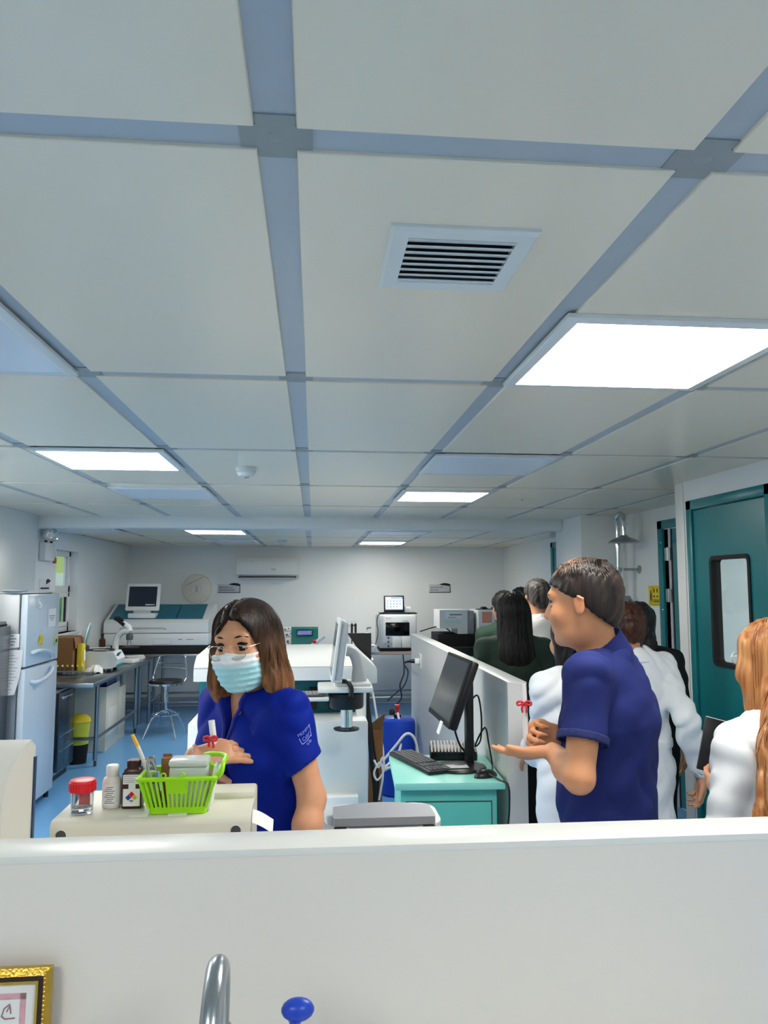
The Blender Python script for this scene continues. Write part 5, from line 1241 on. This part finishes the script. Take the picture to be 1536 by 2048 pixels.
def hair_short(p, m, low=-.075, front=.062, g=.009, nape=True, tint=one):
    X, s = p.X, p.hs; a, b = X(0,.085,front), X(0,-.03,-.004)
    add = cap_prims(p, g)+[EL(X(0,-.055,-.02), s*V3((.064,.048,.06))+g*.6, p.hfr, .03)]
    l = p.hfr[0]
    d1 = nrm(b-a); n1 = nrm(np.cross(l, d1)); 
    if n1@p.hfr[2] > 0: n1 = -n1
    pl1 = plane(a, n1); c = X(0,-.02,-.004); d = X(0,-.09,low); d2 = nrm(d-c); n2 = nrm(np.cross(l, d2))
    if n2@p.hfr[2] > 0: n2 = -n2
    if n2@p.hfr[1] < 0: n2 = n2
    pl2 = plane(c, n2); st = plane(X(0,.0,0), p.hfr[1])
    cut = [lambda P: np.where(st(P) > 0, pl1(P), np.minimum(np.maximum(pl1(P), pl2(P)), pl2(P)))]
    fr = p.hfr
    dsp = lambda P: .0018*np.sin(190*((P-p.hc)@fr[0])+3*np.sin(40*((P-p.hc)@fr[1])))+.0012*np.sin(260*((P-p.hc)@fr[1]+.6*((P-p.hc)@fr[2])))
    return p.cloth('hair', add, m, cut=cut, disp=dsp, res=min(p.res,.005), tint=tint)
def hair_long(p, m, length=.35, width=.085, face_open=True, g=.012, depth=.05, tint=one, taper=.7, wave=.0, strand=0, base=None, rr=.0018, off=(0,0), curtain=(), back=(.035,.05)):
    X, s = p.X, p.hs
    add = cap_prims(p, g)
    top = X(0,-.055,-.02); mid = top+(s_v := V3((off[0]*.5, off[1]*.5, -length*.5))); bot = top+V3((off[0], off[1], -length))
    bk = -p.f if hasattr(p,'f') else -p.hfr[1]
    mid = mid+bk*back[0]; bot = bot+bk*back[1]
    add += [FRC(top, mid, width*s*1.02, width*s*1.05, p.f, .62, .03), FRC(mid, bot, width*s*1.05, width*s*taper, p.f, .5, .03)]
    for q in (1,-1): add.append(FRC(X(q*.066,.0,.03), X(q*.070,-.012,-.11), .026, .028, p.hfr[0], .7, .03))
    for q in curtain: add += [FRC(X(q*.060,.035,.045), X(q*.066,.040,-.05), .030, .034, p.hfr[0], .7, .03), FRC(X(q*.066,.040,-.05), X(q*.075,.02,-.22), .034, .036, p.hfr[0], .7, .03)]
    sub = []
    if face_open and not curtain: sub.append((EL(X(0,.095,-.03), s*V3((.058,.075,.115)), p.hfr)[0], .012))
    fr = p.hfr
    dsp = lambda P: .0025*np.sin(150*((P-p.hc)@fr[0])+4*np.sin(14*P[:,2]))+.0015*np.sin(230*((P-p.hc)@fr[1])+3*np.sin(19*P[:,2]))
    o, F = p.cloth('hair', add, m, sub, disp=dsp, res=min(p.res,.006), tint=tint)
    if strand:
        F0 = sdf(add, sub); n = strand; a = RNG.uniform(math.pi*.95, math.pi*2.05, n) if face_open else RNG.uniform(0, 6.28, n)
        seeds = np.stack([X(0.02*math.cos(t)*1.4, -.02+.03*math.sin(t), .115) for t in a]); ini = np.stack([fr[0]*math.cos(t)*1.4+fr[1]*math.sin(t) for t in a])
        seeds = seeds+np.clip(RNG.normal(0,.010,seeds.shape),-.015,.015)
        strands('hair_strands', F0, seeds, m, p.t, p.o, tint, n=int((length+.3)/.014), step=.014, r=rr, init=ini, lift=.0015, wav=wave)
    return o, F
def eyes(p, look=(0,1,-.35), brow=True, browcol=(34,24,20), lid=True):
    X, s = p.X, p.hs
    for sg in (1,-1):
        c = X(sg*.031,.0745,.008); r = .0125*s
        e = MB().ball((0,0,0), r, (1,1,1), 20).build('eye', mat('eye_white',(226,220,214),.2), p.t, tuple(c-V3(p.o)))
        d = nrm(look[0]*p.hfr[0]+look[1]*p.hfr[1]+look[2]*p.hfr[2]); x,y,z = frame_from(d)
        mm = Matrix((x,y,z)).transposed().to_4x4()
        i = MB(); i.lathe([(0,r*1.03),(.0032*s,r*1.025),(.0062*s,r*.90),(.0062*s,r*.80)],20,mm); i.build('iris', mat('iris_dark',(38,24,18),.15), e)
        # lids and lashes
        ul = [X(sg*.031+t*.0165, .0845-.006*t*t+.001, .0105+.0035*(1-t*t)-.0035) for t in np.linspace(-1,1,9)]
        o = V3(p.o)
        MB().tube([q-o for q in ul], [.0006,.0009,.0011,.0012,.0013,.0012,.0011,.0009,.0006], 6).build('lashes', M_ink, p.t)
        up = [X(sg*.031+t*.0175, .0815-.007*t*t, .0155+.003*(1-t*t)-.003) for t in np.linspace(-1,1,9)]
        MB().tube([q-o for q in up], [.003,.0045,.0055,.006,.006,.006,.0055,.0045,.003], 8).build('eyelid', p.skin, p.t)
        lo = [X(sg*.031+t*.0165, .0815-.006*t*t, -.001-.0035*(1-t*t)) for t in np.linspace(-1,1,9)]
        MB().tube([q-o for q in lo], [.0025,.0035,.0042,.0046,.0048,.0046,.0042,.0035,.0025], 8).build('eyelid', p.skin, p.t)
        if brow:
            b = [X(sg*(.012+.045*t), .0885-.010*t*t, .030+.007*math.sin(2.4*t)-.004*t) for t in np.linspace(0,1,9)]
            MB().tube([q-o for q in b], [.0022,.0032,.0036,.0036,.0034,.0030,.0025,.0018,.0010], 6).build('eyebrow', mat('brow',browcol,.7), p.t)
for m_ in ('skin_a','skin_b','skin_c','skin_d'): pass
def scroll(label, a, b, r, bow, side):
    """rolled white paper tied with a red ribbon, from a to b"""
    a, b = Vector(a), Vector(b); t = thing('paper_scroll', label, 'scroll', tuple(a)); d = b-a
    MB().tube([(0,0,0), d*.5, d], r, 20).build('rolled_paper', M_paper, t)
    x, y, z = frame_from(d); c = d*bow
    sp = [c*0+d*(.0+1.0)+(x*math.cos(q)+y*math.sin(q))*r*(1-.9*q/12.6) for q in np.linspace(0,12.6,40)]
    MB().tube(sp, .0006, 4).build('roll_edge', M_ltgrey, t)
    rb = MB(); rb.lathe([(r+.0004,-.0035),(r+.0014,-.003),(r+.0014,.003),(r+.0004,.0035)], 22, Matrix.Translation(c) @ Matrix((x,y,z)).transposed().to_4x4()); rb.build('ribbon_band', mat('ribbon_red',(214,20,44),.4,sheen=.3), t)
    s = Vector(side); k = c+s*(r+.002); zz = z; w = s.cross(zz).normalized()
    for q in (1,-1):
        lp = bez([k, k+w*q*.010+zz*.006+s*.003, k+w*q*.020+zz*.003+s*.003, k+w*q*.018-zz*.005+s*.004, k+w*q*.006-zz*.002+s*.002, k],18)
        MB().tube(lp, .0034, 6).build('bow_loop', MATS['ribbon_red'], t)
        MB().tube(bez([k, k-zz*.012+w*q*.007+s*.003, k-zz*.027+w*q*.006+s*.002],8), [.0030]*8+[.0014], 6).build('ribbon_tail', MATS['ribbon_red'], t)
    return t

# ---- woman in blue scrubs
nk = at(508,1384,Y=2.19); hc = at(491,1288,Y=2.14)
fd = nrm((-.72,-.69,0))
A = Person('woman in royal blue scrubs wearing a light blue face mask and glasses', (nk.x+.04, nk.y+.05), 1.56, (fd[0],fd[1]), True, head=hc, headdir=(-.40,-.91,-.10), hs=.93, roll=R(4), res=.005,
           skincol=('a',(214,156,120)), neck=nk, lean=(-.03,-.03), sh=.092, bulk=1.0)
A.elb = [V3(at(624,1596,Y=2.06)), V3(at(426,1590,Y=2.16))]
A.wri = [V3(at(600,1740,Y=1.99)), V3(at(388,1513,Y=2.03))]
A.hand[0] = dict(d=(-.25,-.3,-.8), n=(-.8,.2,.2), side=1)
A.hand[1] = dict(d=(.93,-.06,.16), n=(.12,.75,-.62), side=-1, s=.92, curl=(14,24,30,34), thumb=(34,46), tcurl=14)
A.build_body()
hz = A.L(0,0,.0)
lA, fA = A.l, A.f; nkA = A.neck
vneck = lambda P: np.maximum(np.abs((P-nkA)@lA)-np.maximum(0,((P-nkA)[:,2]+.135))*.30, np.maximum(-((P-nkA)@fA)-.01, (P-nkA)[:,2]-.10))
top, AF = A.top('scrub_top', M_scrub, sleeve=.66, hem=.47, inf=.016, neckr=.070, sub=[(vneck,.004)], amp=.008, armhole=.014, tilt=((.45,.0,.0),(0,0,0)))
A.trousers(M_scrub)
# V-neck band
vb = []
for q in (1,-1):
    pts = []
    for t in np.linspace(0,1,9):
        z = -.135+.16*t; p0 = nkA+lA*q*(.30*(.135+z)+.004)+V3((0,0,z))+fA*.10
        P = np.array([p0])
        for k in range(14): P = P-grad(AF,P)*(AF(P)[:,None])*.8
        pts.append(P[0]+fA*.001-V3(A.o))
    MB().tube(pts, .0055, 8).build('neck_band', mat('scrub_band',(16,28,140),.65), A.t)
# hair: centre-parted bob, dark at the roots and golden brown at the ends
X, s = A.X, A.hs
hm = hairmat('ombre', (150,120,104), (255,225,190))
def tA(P):
    u = ((P-A.hc)@A.hfr[2])/s; t = np.clip((.055-u)/.19, 0, 1)[:,None]**1.15
    return np.array([.040,.026,.024])*(1-t)+np.array([.46,.26,.13])*t
add = cap_prims(A, .013)
for q in (1,-1):
    add += [FRC(X(q*.058,-.005,.055), X(q*.078,.0,-.03), .036*s, .036*s, A.hfr[0], .75, .03), FRC(X(q*.082,.0,-.03), X(q*.090,.0,-.105), .038*s, .043*s, A.hfr[0], .72, .03),
            FRC(X(q*.090,.0,-.10), X(q*.100,-.006,-.135), .042*s, .036*s, A.hfr[0], .72, .03)]
add += [FRC(X(0,-.05,0), X(0,-.065,-.12), .085*s, .088*s, A.hfr[1], .6, .04), FRC(X(0,-.065,-.12), X(.03,-.06,-.15), .088*s, .07*s, A.hfr[1], .55, .04)]
face = lambda P: EL(X(.012,.103,-.032), s*V3((.072,.080,.122)), A.hfr)[0](P)
part = lambda P: np.maximum(np.abs((P-X(-.012,0,0))@A.hfr[0])-.003, -((P-X(0,-.06,.05))@A.hfr[2]))
subs = [(face,.010)]
fr = A.hfr
dsp = lambda P: .0022*np.sin(120*np.arctan2((P-A.hc)@fr[0],-((P-A.hc)@fr[1])+.02)*.35+3*np.sin(12*P[:,2]))+.0014*np.sin(210*((P-A.hc)@fr[0])+4*np.sin(17*P[:,2]))+.006*np.exp(-(((P-X(-.010,0,0))@fr[0])/.006)**2)*(((P-A.hc)@fr[2])/s > .05)
A.cloth('hair', add, hm, subs, disp=dsp, res=.0045, tint=tA)
F0 = sdf(add, subs)
sd, ini = [], []
for k in range(800):
    q = random.choice((1,-1)); f_ = random.uniform(-.085,.062)
    sd.append(X(-.010+q*random.uniform(.003,.016), f_, .118-.12*max(0,abs(f_+.012)/.10)**2.2*.6)); ini.append(fr[0]*q*1.5+fr[1]*random.uniform(-.25,.15))
strands('hair_strands', F0, np.array(sd), hm, A.t, A.o, tA, n=28, step=.0105, r=.0017, init=np.array(ini), lift=.0012, wav=.12)
eyes(A, look=(.0,1,-.45))
# face mask with pleats
mF = [EL(X(0,.038,-.052), s*V3((.066,.068,.066)), A.hfr, .02), EL(X(0,.060,-.022), s*V3((.036,.050,.030)), A.hfr, .02), EL(X(0,.045,-.085), s*V3((.052,.055,.042)), A.hfr, .02)]
HPa, HSa, _ = head_prims(A.hc, A.hfr, s); mF += [(lambda P, f=f: f(P)-.004, k) for f, k in HPa[1:9]]
sa = lambda P: (P-A.hc)@fr[2]/s
cuts = [lambda P: ((P-A.hc)@fr[2]/s+.018-.010*np.exp(-(((P-A.hc)@fr[0]/s)/.02)**2))*.9, lambda P: (-((P-A.hc)@fr[2]/s)-.125+.5*np.maximum(0,np.abs((P-A.hc)@fr[0]/s)-.03))*.9,
        lambda P: (-((P-A.hc)@fr[1]/s)+.020), lambda P: np.abs((P-A.hc)@fr[0]/s)-.066]
pleat = lambda P: -.0030*np.abs(((sa(P)+.9)/.017)%1.0-.35)*2-.0008*np.sin(60*((P-A.hc)@fr[0]))*np.sin(90*sa(P))
def tM(P):
    u = sa(P); t = np.clip((u+.052)/.016,0,1)[:,None]; return np.array([.40,.74,.84])*(1-t)+np.array([.86,.91,.95])*t
A.cloth('face_mask', mF, mat('mask_fabric',(250,250,250),.7,var=.03,bump=.1,bscale=400,attr='tint'), cut=cuts, disp=pleat, res=.0032, tint=tM)
oA = V3(A.o)
for q in (1,-1): MB().tube([v-Vector(oA) for v in bez([X(q*.064,.03,-.03),X(q*.078,.0,-.012),X(q*.084,-.012,.02)],8)], .0013, 6).build('mask_loop', M_white, A.t)
# glasses
gl = bpy.data.objects.new('glasses', None); COL.objects.link(gl); gl.parent = A.t
gm = mat('frame_rose_gold',(226,190,160),.2,1.)
for q in (1,-1):
    rim = [Vector(X(q*.034+.026*math.cos(a)*1.0, .116-.010*(math.cos(a)*q+.2)**2, -.004+.0205*math.sin(a)*(1-.1*math.sin(a)))-oA) for a in np.linspace(0,6.283,33)[:-1]]
    MB().tube(rim, .0012, 6, closed=True).build('rim', gm, gl)
    cen = sum(rim, Vector())/len(rim)
    MB().add([cen]+rim+[v+Vector(fr[1]*.001) for v in [cen]+rim], [(0,1+i,1+(i+1)%32) for i in range(32)]+[(33,34+(i+1)%32,34+i) for i in range(32)]).build('lens', mat('lens',(245,250,250),.02,trans=1.,ior=1.01,var=0), gl)
    MB().tube([Vector(v-oA) for v in (X(q*.060,.104,.006),X(q*.074,.085,.008),X(q*.080,.0,.008),X(q*.080,-.02,-.006))], .0011, 6).build('temple_arm', gm, gl)
MB().tube([v-Vector(oA) for v in bez([X(-.009,.114,.004),X(0,.118,.007),X(.009,.114,.004)],6)], .0011, 6).build('bridge', gm, gl)
# bracelet
w = A.wri[1]; dW = nrm(V3(A.hand[1]['d'])); x_,y_,z_ = frame_from(dW)
br_ = bpy.data.objects.new('bracelet', None); COL.objects.link(br_); br_.parent = A.t
for k in range(18):
    a = 2*math.pi*k/18; c = V3(w)+dW*.004+V3(x_)*.027*math.cos(a)+V3(y_)*.027*math.sin(a)-oA; MB().ball(tuple(c), .0042, n=8).build('bead', mat('bead_rose',(224,190,180),.2,.6), br_)
# sleeve print: letters laid on the sleeve surface
def print_on(F, parent, org, lines, c, ux, uy, m):
    for txt, size, du, dv in lines:
        t = text('lettering', txt, size, m, parent, (0,0,0), (0,0,0), ext=.0003)
        me = t.data; co = np.empty(len(me.vertices)*3); me.vertices.foreach_get('co', co); co = co.reshape(-1,3)
        P = V3(c)+np.outer(co[:,0]+du, ux)+np.outer(co[:,1]+dv, uy)
        for k in range(10): P = P-grad(F,P)*(F(P)[:,None]-.0008)*.8
        me.vertices.foreach_set('co', (P-V3(org)).ravel()); me.update()
M_print = mat('print_pale',(176,190,250),.6)
pc_ = V3(at(600,1482,Y=2.03)); ux = nrm((.86,-.05,.50)); uy = nrm((-.45,.0,.86))
print_on(AF, A.t, A.o, [('PRIMERO',.0125,.0,.010),('Cabacc',.0150,.006,-.006),('ng Bayan',.0095,.012,-.019)], pc_, ux, uy, M_print)
bxp = [(0,-.010),(.066,-.010),(.066,.014),(.060,.014)]
for a, b in (((.0,-.010),(.062,-.010)),((.062,-.010),(.062,.012)),((0,-.010),(0,.006)),((.046,.012),(.062,.012))):
    P = np.array([pc_+ux*(a[0]+(b[0]-a[0])*t)+uy*(a[1]+(b[1]-a[1])*t) for t in np.linspace(0,1,12)])
    for k in range(10): P = P-grad(AF,P)*(AF(P)[:,None]-.0008)*.8
    MB().tube([Vector(v-oA) for v in P], .0007, 5).build('print_line', M_print, A.t)
scroll('white paper scroll with red ribbon held by the woman in scrubs', at(433,1528,Y=2.035), at(423,1441,Y=2.035), .0082, .60, (-.5,-.8,0))

# ---- man in navy polo
nk = at(1203,1312,Y=2.16); hc = at(1165,1206,Y=2.13)
B = Person('man in navy polo shirt looking away, holding a scroll', (nk.x+.02, nk.y-.0), 1.68, (-.84,.54), False, head=hc, headdir=(-.83,.55,-.10), hs=.985, roll=0, res=.005, skincol=('b',(212,150,108)), neck=nk, sh=.104, bulk=.94)
B.elb = [V3(at(1158,1556,Y=1.93)), V3(at(1215,1540,Y=2.44))]
B.wri = [V3(at(1106,1504,Y=2.08)), V3(at(1118,1470,Y=2.24))]
B.hand[0] = dict(d=(-.86,.45,-.16), n=(.05,.35,1), side=-1, s=.98, curl=(9,11,13,15), thumb=(6,4))
B.hand[1] = dict(d=(-.93,-.15,.18), n=(-.25,-.95,-.1), side=-1, s=1.0, curl=(58,62,64,66), thumb=(30,30))
B.build_body()
top, BF = B.top('polo_shirt', M_navy, sleeve=.66, hem=.46, inf=.014, neckr=.080, amp=.008, armhole=.014)
B.trousers()
# collar and cuffs
ax = nrm(B.hc-B.neck); oB = V3(B.o)
col = [RC(B.neck-ax*.012, B.neck+ax*.065, .092, .074, .01)]; inn = [(RC(B.neck-ax*.03, B.neck+ax*.10, .088, .062)[0], .002)]
B.cloth('collar', col, M_navy, sub=inn, cut=[plane(B.neck+ax*.046, nrm(ax+.30*B.f)), plane(B.neck-ax*.006, -ax)], res=.004)
for i in (0,1):
    d = nrm(B.elb[i]-B.shl[i]); L = np.linalg.norm(B.elb[i]-B.shl[i]); e = B.shl[i]+d*L*.66
    ra = B.ar*1.08+.0205
    B.cloth('sleeve_cuff', [RC(e-d*.020, e+d*.001, ra, ra)], mat('polo_cuff',(24,34,92),.8,bump=.4,bscale=700), sub=[(RC(e-d*.06, e+d*.06, ra-.006, ra-.006)[0],.001)], cut=[plane(e+d*.002, d), plane(e-d*.020, -d)], res=.004)
hb_ = hairmat('dark', (120,104,96), (210,190,176))
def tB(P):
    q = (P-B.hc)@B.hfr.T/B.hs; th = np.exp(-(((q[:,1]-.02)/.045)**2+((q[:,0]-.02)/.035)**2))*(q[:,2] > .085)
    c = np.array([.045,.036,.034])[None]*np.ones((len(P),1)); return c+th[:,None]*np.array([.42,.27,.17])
o, HF = hair_short(B, hb_, low=-.082, front=.066, g=.010, tint=tB)
sdz = [B.X(random.uniform(-.04,.05), random.uniform(-.08,.035), .118) for k in range(500)]
Fh = sdf(cap_prims(B,.011)+[EL(B.X(0,-.055,-.02), B.hs*V3((.064,.048,.06))+.006, B.hfr, .03)])
strands('hair_strands', Fh, np.array(sdz), hb_, B.t, B.o, tB, n=7, step=.011, r=.0014, init=np.stack([B.hfr[0]*random.uniform(-.3,1.)+B.hfr[1]*random.uniform(-.9,.3) for k in sdz]), lift=.001)
eyes(B, look=(0,1,-.2))
scroll('white paper scroll with red ribbon in the hand of the man in navy', at(1053,1494,Y=2.21), at(1047,1368,Y=2.21), .0082, .70, (-.3,-.9,0))

def simple(label, px, py_crown, Y, face, h=None, female=True, hd=None, hs=None, **kw):
    c = at(px, py_crown, Y=Y); h = c.z-.008; f = nrm((*face,0))
    return Person(label, (c.x-f[0]*.02*h*1.3, c.y-f[1]*.02*h*1.3), h, face, female, headdir=hd, hs=hs or .97, **kw)
blk = hairmat('black', (58,56,58), (120,116,118)); brn = hairmat('brown', (120,70,44), (225,150,96)); lbr = hairmat('light_brown', (196,132,74), (250,205,150)); gry = hairmat('greying', (90,84,80), (190,184,178))
tk = lambda r,g,b: (lambda P: np.ones((len(P),3))*np.array([r,g,b]))
# ---- long-haired woman in dark green, seen from behind
C = simple('woman with long black hair and dark green top, back turned, beyond the partition', 1024, 1186, 4.25, (.1,1), female=True, res=.008, skincol=('c',(196,140,108)), bulk=1.0)
C.elb[0] = C.shl[0]+V3((.02,.06,-.25)); C.wri[0] = C.elb[0]+V3((.08,.19,.03)); C.build_body(); C.top('blouse', M_green, hem=.46, long=True, amp=.004); C.trousers()
hair_long(C, blk, length=.40, width=.098, tint=tk(.10,.09,.095), strand=260, taper=.8, rr=.0026, wave=.1)
# ---- man with greying hair and white polo, seen from behind
D = simple('man with greying hair and white polo, seen from behind beyond the partition', 1072, 1158, 4.95, (-.15,1), female=False, res=.012, skincol=('c',(196,140,108)))
D.build_body(); D.top('polo_shirt', M_polow, sleeve=.66, hem=.46, inf=.02, neckr=.08); D.trousers()
axd = nrm(D.hc-D.neck)
D.cloth('collar', [RC(D.neck+axd*.004, D.neck+axd*.05, .082, .072, .01)], M_polow, sub=[(RC(D.neck-axd*.02, D.neck+axd*.1, .073, .062)[0],.002)], cut=[plane(D.neck+axd*.042, axd), plane(D.neck, -axd)], res=.006)
D.cloth('collar_stripe', [RC(D.neck-axd*.002, D.neck+axd*.012, .0845, .0815, .01)], M_ink, sub=[(RC(D.neck-axd*.02, D.neck+axd*.05, .078, .074)[0],.001)], cut=[plane(D.neck+axd*.009, axd), plane(D.neck+axd*.001, -axd)], res=.005)
hair_short(D, gry, low=-.075, tint=tk(.26,.24,.23))
# ---- others in the group
E_ = simple('person in dark green top with short dark hair, left of the long-haired woman', 1006, 1183, 5.4, (-.1,1), female=True, res=.013, skincol=('c',(196,140,108)), bulk=1.1)
E_.build_body(); E_.top('blouse', M_greenl, hem=.46, long=True); E_.trousers(); hair_short(E_, blk, low=-.08, g=.014, tint=tk(.12,.11,.11))
F_ = simple('dark-haired person furthest back, mostly hidden behind the greying man', 1040, 1176, 5.9, (0,1), female=True, res=.014, skincol=('c',(196,140,108)))
F_.build_body(); F_.top('blouse', M_greenl, hem=.46, long=True); F_.trousers(); hair_short(F_, blk, low=-.09, g=.014, tint=tk(.10,.09,.09))
# ---- woman in white coat in front of the man in navy
G = simple('woman in white lab coat with black hair, beside the partition end', 1140, 1222, 2.95, (-.35,.94), female=True, res=.008, skincol=('d',(206,150,116)))
G.elb[0] = V3(at(1078,1492,Y=2.93)); G.wri[0] = V3(at(1058,1516,Y=3.10)); G.hand[0] = dict(d=(.45,.85,.0), n=(.3,-.2,-1), side=1)
G.build_body(); G.top('lab_coat', M_coat, hem=.24, long=True, inf=.026, amp=.011, flare=.03, neckr=.075, armhole=.016); G.trousers()
hair_long(G, blk, length=.27, width=.062, tint=tk(.07,.065,.07), strand=220, taper=.45, rr=.0022, off=(-.03,-.02))
# ---- woman with brown hair in lab coat
H = simple('woman in long white lab coat with brown hair, right of the man in navy', 1248, 1206, 3.38, (-.2,1), female=True, hd=(.1,1,-.1), res=.008, skincol=('d',(206,150,116)))
H.elb[1] = V3(at(1372,1442,Y=3.2)); H.wri[1] = V3(at(1398,1548,Y=3.28)); H.hand[1] = dict(d=(.12,.1,-1), n=(-1,0,0), side=-1, s=.95)
H.build_body(); H.top('lab_coat', M_coat, hem=.20, long=True, inf=.026, amp=.011, flare=.035, neckr=.075, armhole=.016); H.trousers()
Hax = nrm(H.hc-H.neck)
H.cloth('coat_collar', [RC(H.neck-Hax*.01, H.neck+Hax*.025, .094, .078, .01)], M_coat, sub=[(RC(H.neck-Hax*.03, H.neck+Hax*.1, .076, .068)[0],.002)], cut=[plane(H.neck+Hax*.025, Hax), plane(H.neck-Hax*.02, -Hax)], res=.006)
hH = H.h/1.6
H.cloth('half_belt', H.torso(.031)+[FRC(H.waist, H.L(0,-.005,.18), .155*hH, .23*hH, H.f, .8, .06)], M_coat, cut=[plane(H.L(0,0,.618),(0,0,1)), plane(H.L(0,0,.592),(0,0,-1)), plane(H.L(0,-.02,.6), H.f)])
hair_short(H, brn, low=-.088, g=.012, tint=tk(.12,.085,.072)); bun = MB().ball(tuple(H.X(.0,-.105,.0)-V3(H.o)), .040, (1,.8,1.1), 20).build('hair_bun', brn, H.t); tint_attr(bun.data, tk(.12,.085,.072))
# ---- person in black behind her
I = simple('dark-haired person in black between the brown-haired woman and the far teal door', 1276, 1205, 3.95, (.3,1), female=True, res=.013, skincol=('c',(196,140,108)))
I.build_body(); I.top('blouse', M_blacks, hem=.46, long=True); I.trousers(); hair_long(I, blk, length=.18, width=.07, tint=tk(.09,.085,.085))
# ---- woman with long light brown hair at the right edge
J = simple('woman with long light brown hair and white coat at the right photo edge', 1534, 1240, 2.22, (-.12,.99), female=True, hd=(-.52,.85,-.05), res=.007, skincol=('d',(206,150,116)), bulk=1.05)
J.neck = J.neck-V3((0,0,.065)); J.shl = [q-V3((0,0,.065)) for q in J.shl]; J.chest = J.chest-V3((0,0,.035)); J.elb[1] = J.elb[1]-V3((0,0,.04)); J.wri[1] = J.wri[1]-V3((0,0,.04))
J.elb[0] = V3(at(1446,1650,Y=2.16)); J.wri[0] = V3(at(1475,1590,Y=2.36)); J.hand[0] = dict(d=(-.45,.85,.1), n=(.6,.3,.3), side=-1, curl=(30,34,36,38))
J.build_body(); J.top('lab_coat', M_coat, hem=.24, long=True, inf=.026, amp=.012, flare=.03, neckr=.075, armhole=.018); J.trousers()
hair_long(J, lbr, length=.46, width=.078, tint=tk(.55,.42,.32), strand=420, taper=.75, rr=.0020, off=(-.20,.0), curtain=(1,), back=(.10,.155))
oJ = V3(J.o); XJ = J.X; gj = bpy.data.objects.new('glasses', None); COL.objects.link(gj); gj.parent = J.t
for q in (1,-1):
    MB().tube([Vector(XJ(q*.034+.026*math.cos(a), .104, -.002+.0185*math.sin(a))-oJ) for a in np.linspace(0,6.283,29)[:-1]], .0018, 6, closed=True).build('rim', mat('frame_clear',(230,234,236),.1,trans=.5), gj)
    MB().tube([Vector(v-oJ) for v in (XJ(q*.060,.100,.006),XJ(q*.080,.0,.008),XJ(q*.080,-.02,-.006))], .0016, 6).build('temple_arm', MATS['frame_clear'], gj)
bf = thing('folder', 'black folder held beside the woman at the right edge', 'folder', at(1436,1492,Y=2.50))
MB().box(-.055,.06,-.006,.006,-.09,.085,.003,2,TR((0,0,0),(R(-6),R(14),R(-12)))).build('cover', M_black, bf); MB().box(-.053,.058,-.004,.004,-.088,.0865,m=TR((0,.0,0),(R(-6),R(14),R(-12)))).build('pages', M_paper, bf)
